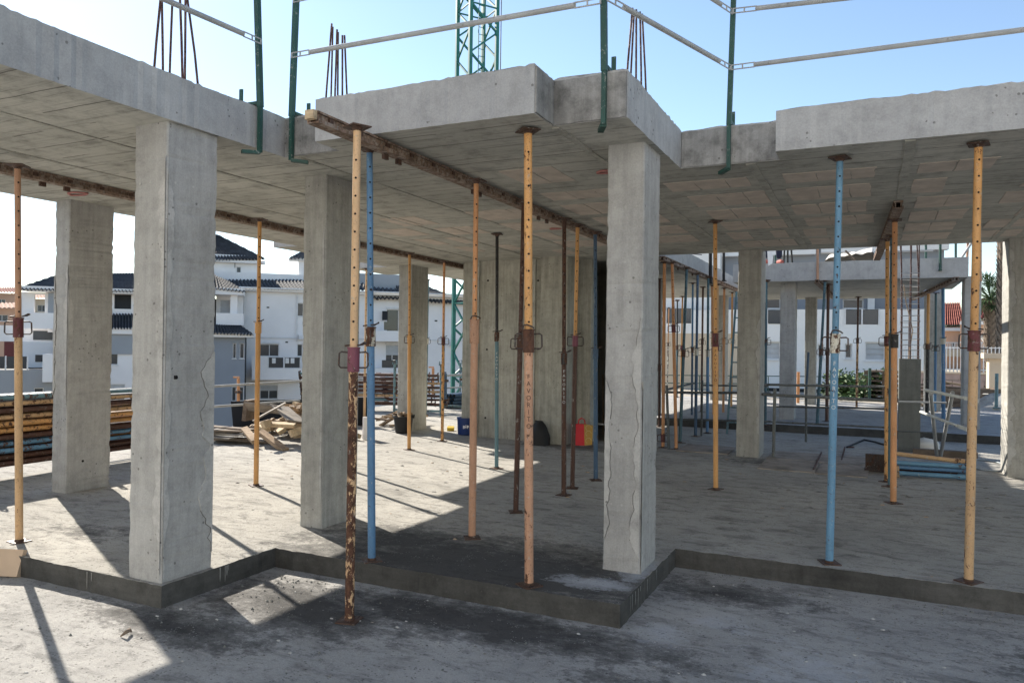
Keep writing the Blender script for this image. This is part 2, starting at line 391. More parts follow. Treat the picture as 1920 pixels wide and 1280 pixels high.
# loose crumbs of mortar along the foot of the kerb
mb = MB()
for _ in range(260):
    s_ = random.random()
    if s_ < .25: x, y = random.uniform(-3.6, -2.6), 4.0-abs(random.gauss(0, .12))
    elif s_ < .6: x, y = random.uniform(-1.15, .9), KC-abs(random.gauss(0, .16))-.03
    elif s_ < .8: x, y = random.uniform(-3.6, -2.9), random.uniform(3.3, 3.9)
    else: x, y = random.uniform(-6, 1.5), random.uniform(2.4, 3.9)
    if KA < y and x < -3.7: continue
    r_ = random.uniform(.003, .009)*(1.3 if s_ > .5 else 1)
    vs = [Vector((random.gauss(0, 1), random.gauss(0, 1), random.gauss(0, .6))).normalized()*r_ for _ in range(4)]
    vs = [Vector((r_, 0, 0)), Vector((-r_*.5, r_*.8, 0)), Vector((-r_*.6, -r_*.7, 0)), Vector((0, 0, r_*.9)), Vector((r_*.2, r_*.1, -r_*.3))]
    a = random.random()*6; Mr = Matrix.Rotation(a, 3, 'Z')
    mb.add([Mr @ v+Vector((x, y, -.128)) for v in vs], [(0, 1, 3), (1, 2, 3), (2, 0, 3), (1, 0, 4), (2, 1, 4), (0, 2, 4)])
tag(mb.build('mortar_crumbs', M['block']), 'loose crumbs of mortar lying along the foot of the kerb', 'rubble', kind='stuff')

# dark clods, chips of wood and flakes of film lying about on the slab
random.seed(77)
def litter(name, label, n, mat, xr, yr, s0, s1, flat, z0=0.001):
    mb = MB()
    for _ in range(n):
        x = random.uniform(*xr); y = random.uniform(*yr); r_ = random.uniform(s0, s1); a = random.random()*6.3; k_ = 7
        if z0 < 0 and (y > KA-.02 and x < -3.6 or y > KB-.02 and x < -1.2 or y > KC-.03): continue
        if z0 > -.05 and (y < KC+.05 and x > -1.3 or y < KB+.05 and x > -3.75 or y < KA+.05): continue
        rim = [(x+math.cos(a+i*6.283/k_)*r_*random.uniform(.6, 1.2), y+math.sin(a+i*6.283/k_)*r_*random.uniform(.35, .7), z0) for i in range(k_)]
        tp_ = [(x+(p_[0]-x)*.6, y+(p_[1]-y)*.6, z0+r_*flat*random.uniform(.6, 1.2)) for p_ in rim]
        mb.add(rim+tp_, [tuple(range(k_, 2*k_))]+[(i, (i+1) % k_, k_+(i+1) % k_, k_+i) for i in range(k_)])
    tag(mb.build(name, mat), label, 'litter', kind='stuff')
litter('dark_clods', 'flat dark clods of dirt scattered on the upper floor', 46, M['rim'], (-1.2, 1.3), (5.5, 9.5), .012, .05, .22)
litter('dark_clods', 'flat dark clods of dirt scattered on the sunny part of the upper floor', 60, M['rim'], (-7.5, -1.5), (3.2, 9.5), .008, .035, .22)
litter('wood_chips', 'small pale wood chips scattered over the upper floor', 70, M['wood'], (-7.5, 1.2), (4.2, 10.0), .008, .03, .25)
litter('mortar_flakes', 'small flakes of mortar scattered on the lower floor', 130, M['film'], (-5.5, 1.2), (1.8, 5.2), .004, .016, .35, -.129)
litter('grit', 'dark grit scattered on the lower floor', 200, M['rim'], (-5.5, 1.2), (1.8, 5.2), .003, .012, .4, -.129)
tag(MB().path([spot(226, 1192, -.125), spot(236, 1184, -.10), spot(243, 1180, -.105), spot(247, 1184, -.12)], [.004, .011, .011, .003], 5).build('bark_curl', M['wood_old']), 'dark curled chip on the sunlit foreground at lower left', 'chip')
for k_, (pa_, pb_) in enumerate((((1525, 880), (1540, 848)), ((1578, 862), (1584, 838)), ((1590, 838), (1602, 838)))):
    tag(MB().cyl(spot(*pa_, .012), spot(*pb_, .02), .010, 6).build('iron_bar', M['rebar']), ['short rusty iron bar lying on the plywood left of the sky-blue prop', 'bent iron bar, long leg, lying right of the sky-blue prop', 'bent iron bar, short leg, lying right of the sky-blue prop'][k_], 'iron bar')
# ------------------------------------------------------------------ roof slab with its soffit pieces
HC, HT = 2.70, 2.97
RS = slab('roof_slab', [(-6.93, -2.0), (-3.695, -2.0), (-3.695, 4.07), (-3.223, 4.07), (-3.223, 3.82), (-1.695, 3.82), (-1.695, 4.095), (-1.246, 4.095), (-1.246, 5.423),
    (-.573, 5.423), (-.573, 5.173), (6, 5.173), (6, 10.45), (-2.72, 10.45), (-2.72, 19.6), (-7.0, 19.6), (-7.0, 14.2), (-7.4, 14.2), (-7.4, 11.8), (-8.2, 11.8), (-8.2, 10.6), (-7.35, 10.6), (-7.35, 7.9), (-6.93, 7.9)],
    HC, HT, [M['edge_dirty'], M['edge'], M['soffit']], .005, .03, .016)
tag(RS, 'grey concrete floor slab overhead with board-marked underside', kind='structure')
# stained stretches of the slab face, 3 mm proud skins
def skin(name, a, b, z0, z1, mat, out):
    a = Vector(a); b = Vector(b); L = (b-a).length; d = (b-a)/L; n = Vector(out); k = max(4, int(L/.05)); mb = MB(); vs = []
    for i in range(k+1):
        q = a+d*L*i/k
        w0 = z0+.006*noise.noise(Vector((q.x*11, q.y*11, 1))); w1 = z1+.006*noise.noise(Vector((q.x*11, q.y*11, 5)))
        for (zz, off) in ((w0, .0), (w0, .012), (w1, .012), (w1, .0)): vs.append((q.x+n.x*off, q.y+n.y*off, zz))
    for i in range(k):
        for j in range(3): mb.add([vs[4*i+j], vs[4*(i+1)+j], vs[4*(i+1)+j+1], vs[4*i+j+1]], [(0, 1, 2, 3)])
    mb.add(vs[:4], [(0, 1, 2, 3)]); mb.add(vs[-4:], [(3, 2, 1, 0)])
    return mb.build(name, mat, RS, True)
skin('stained_face', (-1.69, 4.095), (-1.25, 4.095), HC+.004, HT-.012, M['edge_dirty'], (0, -1, 0))
skin('stained_face', (-1.24, 5.423), (-.58, 5.423), HC+.004, HT-.012, M['edge_dirty'], (0, -1, 0))
skin('stained_face', (-3.68, 4.07), (-3.23, 4.07), HC+.004, HT-.012, M['edge_dirty'], (0, -1, 0))
skin('stained_face', (-1.695, 3.825), (-1.695, 4.08), HC+.004, HT-.012, M['edge_dirty'], (1, 0, 0))
# cast-in clay hollow blocks
rows = [(5.87, 6.19)]+[(6.43+.745*k, 6.43+.745*k+.525) for k in range(5)]
groups = [(-3.56, -2.92), (-2.55, -1.86), (-1.45, -.82), (-.64, -.02), (.30, .80), (1.0, 1.52), (1.8, 2.5), (2.8, 3.5)]
def block(x0, x1, y0, y1):
    mb = MB(); pts = []; e = .03
    for (ax, ay, bx_, by) in ((x0, y0, x1, y0), (x1, y0, x1, y1), (x1, y1, x0, y1), (x0, y1, x0, y0)):
        for j in range(4):
            q = Vector((ax+(bx_-ax)*j/4, ay+(by-ay)*j/4))
            amp = .016 if (ax == bx_) else .008
            pts.append((q.x+random.uniform(-amp, amp)*(0.25 if j else 1), q.y+random.uniform(-.006, .006)))
    mb.prism(pts, HC-random.uniform(.003, .006), HC+.01); return mb.build('hollow_block', M['clay'], RS)
for gi, (g0, g1) in enumerate(groups):
    for ri, (y0, y1) in enumerate(rows):
        if g0 > 1.2 and y0 < 6: continue
        if gi == 0 and ri == 0: continue
        if gi in (0, 1) and ri > 4: continue
        sh = random.uniform(-.04, .04)
        x = g0+sh; xe = g1+sh
        while x < xe-.1:
            w = min(.232, xe-x)
            if random.random() > .1: block(x+.002, x+w-.004, y0+random.uniform(-.012, .012), y1+random.uniform(-.012, .012))
            x += w
for x, y, w in [(-4.6, 6.45, .23), (-4.36, 6.45, .2), (-5.1, 7.1, .23), (-4.9, 7.1, .23), (-5.1, 7.9, .23), (-4.66, 7.9, .23), (-4.4, 7.2, .23), (-4.16, 7.2, .23), (-4.4, 8.7, .23), (-5.0, 8.7, .23), (-2.5, 5.0, .23), (-2.27, 5.0, .2), (-3.9, 9.4, .23)]:
    block(x, x+w-.01, y, y+.5)
# narrow strips left by the board joints
for x, y0, y1, w in [(-5.35, -1.9, 10, .03), (-4.47, -1.9, 10.4, .035), (-3.595, 4.1, 10, .035), (-1.686, 4.12, 10.3, .045), (-.765, 5.45, 10.4, .06), (.21, 5.2, 7.2, .06), (1.25, 5.2, 10.4, .05), (-3.0, 10.5, 17, .04), (-5.0, 12, 17, .04)]:
    n = int((y1-y0)/.25); mb = MB(); pts = []
    for i in range(n+1): pts.append((x+.006*random.uniform(-1, 1)-w/2, y0+(y1-y0)*i/n))
    for i in range(n, -1, -1): pts.append((x+.006*random.uniform(-1, 1)+w/2, y0+(y1-y0)*i/n))
    mb.prism(pts, HC-.007, HC+.01); mb.build('joint_strip', M['seam'], RS)
# pink chalk marks sprayed on the soffit
M['pink'] = plain('pink_spray', (.42, .19, .175), .9)
for (x, y, r_) in [(-1.76, 5.28, .07), (-3.12, 7.64, .06), (-6.3, 4.35, .1)]:
    mb = MB(); pts = [(x+math.cos(t)*r_*(1+.2*math.sin(3*t)), y+math.sin(t)*r_*.55, HC-.009) for t in [i*.45 for i in range(17)]]
    mb.path(pts, .009, 5); mb.build('pink_mark', M['pink'], RS)

# ------------------------------------------------------------------ columns
def column(x0, x1, y0, y1, z0, z1, label, mat='column', films=(), name='concrete_column', rough=.006, group='concrete columns of the building frame'):
    cx, cy = (x0+x1)/2, (y0+y1)/2
    t = thing(name, label, 'column', (cx, cy, z0), 0, group)
    hx, hy, L = (x1-x0)/2, (y1-y0)/2, z1-z0
    n = max(10, int(L/.025)); mb = MB(); c = .008; ring = []
    for k in range(n+1):
        z = L*k/n; r_ = []
        for (sx, sy) in ((-1, -1), (1, -1), (1, 1), (-1, 1)):
            e = .0022*noise.noise(Vector((cx*3+sx*5, cy*3+sy*9, z*13)))+.0028*noise.noise(Vector((cx*3+sx*5, cy*3+sy*9, z*45)))
            if noise.noise(Vector((cx+sx*3, cy+sy*4, z*6))) > .38: e -= rough*(.5+noise.noise(Vector((cx+sx*3, cy+sy*4, z*60))))
            px, py = sx*(hx+min(e, .003)), sy*(hy+min(e, .003))
            if (sx, sy) in ((-1, -1), (1, 1)): r_ += [(px, py-sy*c, z), (px-sx*c, py, z)]
            else: r_ += [(px-sx*c, py, z), (px, py-sy*c, z)]
        ring += r_
    for k in range(n):
        for i in range(8): mb.add([ring[8*k+i], ring[8*k+(i+1) % 8], ring[8*(k+1)+(i+1) % 8], ring[8*(k+1)+i]], [(0, 1, 2, 3)])
    mb.add(ring[-8:], [tuple(range(8))])
    mb.build('shaft', M[mat], t)
    # thin leaked cement films that hug an arris
    for (sx, sy, face, w, za, zb) in films:
        m2 = MB(); m3 = MB(); N = int((zb-za)/.03); out = []
        for k in range(N+1):
            z = za+(zb-za)*k/N; ww = w*(.75+.9*noise.noise(Vector((cx*7+sx+face*3, z*3.3, 2.2)))+.6*noise.noise(Vector((cx*3, z*12, 9.2)))+.45*noise.noise(Vector((cx*3, z*33, 5.2))))
            ww = max(.006, ww)
            fade = min(1, k/3, (N-k)/3); ww = ww*fade+.004
            if face == 0:   # on the -Y face, starting at corner sx
                xo = sx*(hx-.006); out.append(((xo, -hy-.007, z), (xo-sx*ww, -hy-.0065, z), (xo-sx*ww, -hy+.004, z), (xo-sx*(ww+.0062*(.35+.9*abs(noise.noise(Vector((cx*9, face*2, z*9)))))), -hy-.0012, z)))
            else:           # on the +X face, starting at corner sy
                yo = sy*(hy-.006); out.append(((hx+.007, yo, z), (hx+.0065, yo-sy*ww, z), (hx-.004, yo-sy*ww, z), (hx+.0012, yo-sy*(ww+.0062*(.35+.9*abs(noise.noise(Vector((cx*9, face*2, z*9)))))), z)))
        for k in range(N):
            a, b = out[k], out[k+1]
            for j in range(2): m2.add([a[j], a[j+1], b[j+1], b[j]], [(0, 1, 2, 3)])
            if noise.noise(Vector((cx*5, sx*3+face, k*.16))) > -.08: m3.add([a[3], (a[1][0]+(a[1][0]-a[0][0])*0, a[1][1], a[1][2]) if 0 else tuple(Vector(a[3]).lerp(Vector(a[1]), .8)), tuple(Vector(b[3]).lerp(Vector(b[1]), .8)), b[3]], [(0, 1, 2, 3)])
        fo_ = m2.build('cement_film', M['film'], t, True)
        if m3.f: m3.build('dirty_rim', M['rim'], fo_, True)
    return t
def ties(t, x0, x1, y0, y1, zs):
    # small round form-tie marks in rows
    for z in zs:
        for k in range(3):
            mb = MB(); u = -(x1-x0)/2+.05+k*(x1-x0-.1)/2; mb.cyl((u, -(y1-y0)/2-.001, z), (u, -(y1-y0)/2+.004, z), .008, 8); mb.build('tie_mark', M['film'], t)
            mb = MB(); v = -(y1-y0)/2+.06+k*(y1-y0-.12)/2; mb.cyl(((x1-x0)/2+.001, v, z), ((x1-x0)/2-.004, v, z), .008, 8); mb.build('tie_mark', M['film'], t)
F4 = [(1, -1, 0, .045, .05, 2.5), (1, -1, 1, .04, .0, 2.4), (1, 1, 1, .10, .1, 1.35)]
t = column(-4.006, -3.729, 3.127, 3.505, 0, 2.72, 'large near column on the kerb corner left of centre, with cement leaks down its arris', films=F4); ties(t, -4.006, -3.729, 3.127, 3.505, (.5, 1.1, 1.75, 2.35))
mb = MB(); mb.cyl((.1385+.001, -.12, 1.2), (.139, -.1, 1.2), .012, 10); mb.cyl((.1395, -.13, 1.2), (.136, -.13, 1.2), .013, 10); mb.build('tie_hole', M['hole'], t)
t = column(-1.53, -1.288, 4.62, 5.0, 0, 2.72, 'pale near column on the kerb corner right of centre, below the slab corner', films=[(1, -1, 0, .05, .1, 1.6), (1, -1, 1, .03, 0, 1.2), (-1, -1, 0, .03, .2, 1.2)]); ties(t, -1.53, -1.288, 4.62, 5.0, (.42, .8, 1.35, 1.95, 2.3))
t = column(-6.86, -6.655, 4.53, 4.98, 0, 2.72, 'warm grey column behind the leftmost orange prop, beside the rack of stored props', films=[(1, -1, 0, .04, .8, 2.1), (1, -1, 1, .03, .9, 2.0), (-1, -1, 0, .03, .9, 2.0)], rough=.009)
mb = MB(); mb.cyl((.1035, -.06, .28), (.1, -.06, .28), .012, 10); mb.build('tie_hole', M['hole'], t)
column(-3.98, -3.765, 4.60, 5.03, 0, 2.72, 'dark grey column behind the peeling prop in the middle of the left half', 'column_rear', [(1, 1, 1, .05, .2, 2.3), (1, -1, 0, .012, .2, 2.3)])
column(-7.0, -6.75, 10.41, 10.92, 0, 2.72, 'column beside the black bucket of wood scraps at the far side', 'column_rear', [(1, -1, 0, .02, .3, 2.2)])
column(-1.585, -1.295, 10.25, 10.72, 0, 2.72, 'brown-grey column under the far slab edge, right of the orange prop', 'column_rear', [(1, -1, 0, .05, .3, 1.8)])
column(1.40, 1.72, 10.13, 10.6, 0, 2.72, 'thick column at the right edge of the view with a sunlit left side', 'column_rear', [(-1, -1, 0, .06, .1, 2.6)])
column(-1.50, -1.24, 14.55, 14.95, .13, 2.66, 'blue-grey front column of the second building, left one', 'column')
column(1.40, 1.64, 14.6, 15.05, .13, 2.66, 'blue-grey front column of the second building, right one by its slab end', 'column')
column(-1.39, -1.15, 18.85, 19.2, .13, 2.66, 'slim rear column of the second building seen between its front column and blue prop', 'column_rear')
column(1.05, 1.36, 18.5, 18.9, .13, 2.66, 'rear column of the second building beside the bright blue prop', 'column_rear')
column(-3.95, -3.68, 14.2, 14.6, .13, 2.72, 'column in the shade behind the row of props on the right of the core', 'column_rear')
column(-3.58, -3.22, 19.0, 19.4, .13, 2.72, 'far narrow column behind the blue props beyond the ladder', 'column_rear')

# core walls (lift shaft)
cw = thing('core_wall', 'tall concrete wall of the lift shaft in the middle distance with dark opening at its right', 'wall', (-4.85, 10.25, 0))
def cwb(name, x0, x1, y0, y1, mat='core', z1=2.71):
    return MB().bx(x0+4.85, x1+4.85, y0-10.25, y1-10.25, 0, z1).build(name, M[mat], cw)
cwb('wall_panel', -5.47, -4.35, 10.30, 10.55)
cwb('pilaster', -4.345, -3.93, 10.12, 10.55)
cwb('pilaster', -5.80, -5.475, 10.42, 10.75)
cwb('pilaster', -6.06, -5.805, 10.95, 11.25)
cwb('joint_rib', -5.50, -5.44, 10.27, 10.299, 'seam'); cwb('joint_rib', -4.56, -4.50, 10.275, 10.299, 'seam')
cwb('return_wall', -3.925, -3.72, 10.55, 10.75); cwb('side_wall', -5.80, -5.62, 11.26, 13.2); cwb('rear_wall', -5.6, -3.65, 13.0, 13.2); cwb('side_wall', -3.62, -3.45, 10.95, 13.2)
for (px, py) in ((915, 526), (1009, 526), (913, 655), (1009, 654), (910, 783), (1005, 789), (1024, 662)):
    q = on_y(px, py, 10.30); MB().cyl((q.x+4.85, .052, q.z), (q.x+4.85, .046, q.z), .016, 8).build('tie_hole', M['hole'], cw)

# ------------------------------------------------------------------ steel props
def ringpts(cx, cz, r, n, y=0): return
def handle(side):   # rectangular loop of rod on one side of the collar
    s = side; return [(0, s*.026, .043), (0, s*.066, .046), (0, s*.078, .038), (0, s*.080, -.03), (0, s*.070, -.042), (0, s*.026, -.042)]
_me = {}
def shared(key, fn):
    if key not in _me: _me[key] = fn()
    return _me[key]
def lettering(text, R_, parent, ztop, pitch, mat, ang=0):
    cu = bpy.data.curves.new('lettering', 'FONT'); cu.body = '\n'.join(text); cu.size = pitch*.95; cu.space_line = 1.0*pitch/(pitch*.95); cu.align_x = 'CENTER'; cu.resolution_u = 2
    tmp = bpy.data.objects.new('tmp', cu); C.objects.link(tmp)
    dg = bpy.context.evaluated_depsgraph_get(); me = bpy.data.meshes.new_from_object(tmp.evaluated_get(dg)); bpy.data.objects.remove(tmp)
    bm = bmesh.new(); bm.from_mesh(me)
    bmesh.ops.subdivide_edges(bm, edges=[e for e in bm.edges if abs(e.verts[0].co.x-e.verts[1].co.x) > .006], cuts=2)
    for v in bm.verts:
        a = v.co.x/R_*.9+ang; z = v.co.y
        v.co = Vector(((R_+.0012)*math.cos(a), (R_+.0012)*math.sin(a), ztop+z))
    bm.to_mesh(me); bm.free(); me.materials.clear(); me.materials.append(mat); me.name = 'lettering'
    return put('lettering', me, parent)
PROPS = []
def prop(top, base, z0, zt, cy, inner, outer, collar, label, ro=.024, ri=.0195, handles='front', text=None, tz=.2, holes=True, pin=1, plate=True, rust=(.2, .3, .6), detail=True, hstep=.1, group='steel props standing under the slabs', collar_h=.1):
    B = spot(*base, z0) if base is not None else None
    if top is None: T = Vector((B.x, B.y, zt))
    else: T = spot(*top, zt)
    if B is None: B = Vector((T.x, T.y, z0))
    if top is not None and base is not None:       # keep the lean seen across the view, drop the part along it
        vd = Vector((B.x, B.y, 0)).normalized(); d = T-B; along = d.dot(vd); T = T-vd*(along*.75)
    L = (T-B).length; zc = zat(B, top[0]*.5+base[0]*.5 if top and base else (base or top)[0], cy)-z0
    t = thing('steel_prop', label, 'prop', B, group=group, quat=frm(B, T))
    n = 14 if detail else 8
    def plate_me():
        mb = MB(); mb.box((0, 0, .004), (.125, .115, .007)); mb.cyl((0, 0, .0075), (0, 0, .02), .030, 10); return mb.mesh('base_plate', M['rusty'])
    bp = put('base_plate', shared('bp', plate_me), t); bp.rotation_euler = (0, 0, random.uniform(-.6, .6))
    MB().cyl((0, 0, .008), (0, 0, zc), ro, n).build('outer_tube', P(outer, rust[1]), t)
    MB().cyl((0, 0, zc), (0, 0, L-.006), ri, n).build('inner_tube', P(inner, rust[0]), t)
    if plate:
        def tp():
            mb = MB(); mb.box((0, 0, -.004), (.125, .115, .007)); mb.cyl((0, 0, -.03), (0, 0, -.0075), .020, 10, .034); return mb.mesh('top_plate', M['rusty'])
        q = put('top_plate', shared('tp', tp), t, (0, 0, L-.001)); q.rotation_euler = (0, 0, random.uniform(-.5, .5))
    ct = MB(); ct.cyl((0, 0, zc-collar_h*.5), (0, 0, zc+collar_h*.5), ro*1.3, n); ct.cyl((0, 0, zc+collar_h*.5), (0, 0, zc+collar_h*.5+.008), ro*1.45, n)
    co = ct.build('collar', P(collar, rust[2]), t)
    if handles:
        ha = {'front': 0, 'side': math.pi/2, 'skew': .6}[handles]
        for s_ in (-1, 1):
            key = 'h%d' % s_
            h = put('handle', shared(key, lambda s_=s_: MB().path(handle(s_), .005, 6).mesh('handle', M['wire'])), co, (0, 0, zc)); h.rotation_euler = (0, 0, ha)
    if pin:
        a0 = random.uniform(-.4, .4)+(0 if pin > 0 else math.pi)
        zp = zc+collar_h*.5+.018
        pts = [(0, -.05, zp-.004), (0, -.026, zp), (0, .03, zp), (.01, .058, zp+.018), (.03, .064, zp+.014), (.045, .045, zp+.004), (.05, .015, zp)] if pin in (1, -1) else \
              [(.03, -.03, zp-.012), (.035, -.02, zp+.012), (.036, .0, zp+.016), (.034, .03, zp+.004), (.03, .042, zp-.006)]
        q = MB().path(pts, .0048, 6).build('pin', M['wire'], t); q.rotation_euler = (0, 0, a0)
    if holes and detail:
        mb = MB(); z = zc+collar_h*.5+.05; ang = random.choice((-.2, .25, .1))
        while z < L-.1:
            a = Vector((math.cos(ang), math.sin(ang), 0)); mb.cyl(a*(ri-.004)+Vector((0, 0, z)), a*(ri+.0006)+Vector((0, 0, z)), .0066, 8)
            b_ = Vector((math.cos(ang), math.sin(ang), 0)); z += hstep
        tag(mb.build('pin_holes', M['hole'], t), kind='stuff')
    if text:
        lettering('FAVORITO', ro, t, zc-tz, .0415, M['letter'] if text == 1 else M['letter_dark'])
    return t, zc, L
prop((670, 238), (655, 1163), -.13, 2.63, 675, 'peach', 'peach', 'purple', 'front prop standing on the lower floor, peach tube above and peeling rusty tube below', .026, .022, rust=(.12, .62, .25), collar_h=.13)
prop((693, 280), (697, 1050), 0, 2.69, 632, 'blue', 'blue', 'white', 'tall blue prop with a flaking white collar just behind the peeling front prop', .0255, .0205, 'side', rust=(.18, .15, .62), collar_h=.12)
prop((990, 242), (992, 1097), 0, 2.69, 640, 'yellow', 'pink', 'rust', 'thick orange prop with dark rusty collar at the middle of the picture', .0265, .0245, text=2, tz=.22, rust=(.28, .30, .6), collar_h=.13, pin=2)
prop((33, 312), (36, 1015), 0, 2.63, 615, 'pink', 'tan', 'darkred', 'leftmost orange prop, in front of the rack of stored props', .025, .020, rust=(.08, .25, .4), collar_h=.13)
prop((487, 410), (480, 910), 0, 2.63, 615, 'yellow', 'yellow', 'yellow', 'plain yellow prop in front of the timber heap', .024, .019, None, pin=1, rust=(.05, .04, .1))
prop((893, 338), (885, 1008), 0, 2.63, 622, 'orange', 'pink', 'pink', 'orange prop with slim orange collar under the long rusty beam', .0275, .0185, None, pin=2, rust=(.2, .1, .3), collar_h=.17)
prop((982, 380), (967, 960), 0, 2.63, 645, 'rust', 'rust', 'rust', 'dark rusted prop half hidden just left of the thick orange prop', .023, .019, rust=(.4, .35, .5))
prop((1058, 412), (1057, 928), 0, 2.63, 673, 'rust', 'rust', 'black', 'dark brown prop with pale stamped letters near the red bag', .0235, .0195, 'side', text=1, tz=.13, rust=(.5, .4, .5))
prop((1083, 422), (1073, 915), 0, 2.63, 640, 'yellow', 'rust', 'purple', 'prop with yellow upper tube and dark brown lower tube in front of the red bag', .0225, .019, rust=(.15, .3, .3))
prop((1116, 435), (1117, 900), 0, 2.63, 664, 'navy', 'navy', 'navy', 'dark navy prop right of the red bag', .023, .019, None, rust=(.2, .2, .3))
prop((932, 438), (931, 878), 0, 2.69, 632, 'black', 'tealp', 'white', 'teal prop with black upper tube and pale stamped letters before the core wall', .0225, .0185, 'side', text=1, tz=.2, rust=(.1, .15, .7))
prop((768, 472), (767, 843), 0, 2.63, 637, 'yellow', 'yellow', 'yellow', 'yellow prop standing right in front of the black bucket', .024, .019, 'skew', rust=(.08, .06, .12))
prop((833, 488), (829, 827), 0, 2.63, 640, 'orange', 'yellow', 'darkred', 'yellow prop blotched with rust between the two buckets', .022, .018, rust=(.1, .42, .5))
prop((803, 522), (798, 778), 0, 2.70, 640, 'tealp', 'tealp', 'white', 'thin teal prop with white collar near the far floor edge', .024, .019, 'skew', rust=(.1, .15, .2), holes=False)
prop((687, 503), None, 0, 2.70, 712, 'peach', 'peach', 'rust', 'peach prop beyond the dark column, partly behind the blue prop', .022, .019, None, rust=(.05, .1, .6))
prop((1341, 415), (1342, 917), 0, 2.69, 638, 'yellow', 'yellow', 'darkred', 'yellow prop with dark stamped letters left of the brown-grey column', .0245, .020, 'side', text=2, tz=.12, rust=(.12, .12, .3), collar_h=.13)
prop((1575, 295), (1555, 1055), 0, 2.69, 645, 'bluepale', 'bluepale', 'white', 'sky-blue prop with white rusty collar and white letters on the right', .025, .0215, text=1, tz=.14, rust=(.22, .2, .45), collar_h=.12, pin=2)
prop((1835, 265), (1816, 1090), 0, 2.69, 640, 'yellow', 'tan', 'darkred', 'tall orange prop with dark red collar nearest to the right edge', .0265, .023, rust=(.28, .3, .45), collar_h=.12, pin=-1)
prop((1678, 412), (1675, 943), 0, 2.63, 640, 'orange', 'orange', 'black', 'reddish orange prop with black collar band beside the rebar column', .0275, .023, None, rust=(.05, .05, .2), collar_h=.12)
prop((1664, 455), (1662, 903), 0, 2.63, 640, 'yellow', 'yellow', 'darkred', 'pale yellow prop just left of the reddish orange one by the rebar column', .023, .020, rust=(.1, .35, .5))
prop((1672, 450), (1668, 912), 0, 2.63, 636, 'teal', 'teal', 'teal', 'dark prop squeezed between the yellow and reddish orange props', .018, .015, None, rust=(.2, .2, .4), pin=0)
G2 = 'steel props standing under the slabs'
prop((1246, 497), (1243, 839), 0, 2.63, 822, 'orange', 'orange', 'darkred', 'orange prop with its collar low down, first right of the pale column', .0235, .0235, text=None, rust=(.1, .1, .4), holes=False)
prop((1261, 502), (1268, 842), 0, 2.63, 615, 'orange', 'orange', 'darkred', 'leaning orange prop second right of the pale column', .0235, .020, rust=(.12, .2, .4))
prop((1287, 512), (1275, 830), 0, 2.63, 662, 'teal', 'teal', 'rust', 'leaning teal prop third right of the pale column', .024, .020, rust=(.2, .2, .5))
prop((1308, 522), (1304, 818), 0, 2.63, 660, 'navy', 'navy', 'white', 'navy prop with white collar behind the safety tubes', .024, .020, rust=(.1, .1, .2))
prop((1328, 530), (1326, 812), 0, 2.63, 662, 'teal', 'blue', 'white', 'dark blue prop with white collar left of the lettered yellow prop', .024, .020, 'side', rust=(.1, .1, .2))
prop((1280, 547), (1276, 760), .0, 2.63, 650, 'yellow', 'yellow', 'purple', 'thin yellow prop behind the leaning teal prop', .02, .018, rust=(.1, .1, .3), detail=False)
prop((1335, 535), (1338, 790), .0, 2.63, 640, 'orange', 'orange', 'orange', 'thin orange prop hiding behind the lettered yellow prop', .02, .018, 'side', rust=(.1, .1, .3), detail=False)
prop((1358, 543), (1356, 785), .0, 2.63, 640, 'orange', 'orange', 'orange', 'orange prop on the far floor right of the lettered yellow prop', .024, .022, rust=(.1, .1, .3), detail=False)
prop((1373, 548), (1371, 775), .0, 2.63, 640, 'yellow', 'yellow', 'white', 'yellow prop on the far floor right behind the ladder', .023, .02, 'skew', rust=(.1, .1, .3), detail=False)
prop((1254, 578), (1251, 738), .0, 2.63, 646, 'orange', 'white', 'rust', 'very distant thin prop with rusty collar in the leftmost gap right of the pale column', .02, .018, rust=(.1, .5, .5), detail=False)
prop((1299, 520), (1297, 790), 0, 2.63, 655, 'blue', 'navy', 'rust', 'thin blue prop close behind the navy prop with white collar', .02, .018, rust=(.1, .1, .3), detail=False)
prop((1318, 545), (1315, 772), .13, 2.66, 640, 'rust', 'rust', 'rust', 'thin dark rusty prop between the navy and dark blue props', .022, .02, 'skew', rust=(.2, .2, .3), detail=False)
prop((1346, 540), (1345, 795), 0, 2.63, 652, 'tan', 'orange', 'darkred', 'thin tan and orange prop beside the lettered yellow prop', .02, .018, rust=(.2, .2, .3), detail=False)
prop((1237, 520), (1236, 800), 0, 2.63, 690, 'rust', 'rust', 'rust', 'dark rusty prop peeking out beside the pale near column', .022, .02, None, rust=(.2, .2, .3), detail=False)
prop((1270, 570), (1269, 745), .13, 2.66, 650, 'black', 'teal', 'rust', 'thin distant teal prop in the sunny gap behind the leaning orange prop', .024, .02, rust=(.2, .2, .3), detail=False)
prop((1395, 560), (1394, 760), .13, 2.66, 650, 'tan', 'tan', 'rust', 'distant tan prop hidden behind the brown-grey column', .024, .02, rust=(.2, .2, .3), detail=False)
prop((1547, 527), (1532, 795), .13, 2.60, 660, 'teal', 'teal', 'rust', 'leaning dark teal prop under the second slab, left of the sky-blue prop', .026, .022, 'skew', rust=(.2, .2, .5))
prop((1553, 540), (1550, 790), .13, 2.60, 660, 'rust', 'rust', 'rust', 'dark brown prop right behind the leaning dark teal one', .028, .026, None, rust=(.2, .2, .5), detail=False)
prop((1609, 562), (1606, 765), .13, 2.60, 638, 'rust', 'tan', 'rust', 'rust-brown prop standing alone in the gap under the second slab', .024, .02, rust=(.3, .5, .5))
prop((1437, 540), (1435, 798), .13, 2.60, 637, 'teal', 'teal', 'teal', 'dark teal prop just right of the brown-grey column', .022, .02, rust=(.2, .2, .5), detail=False)
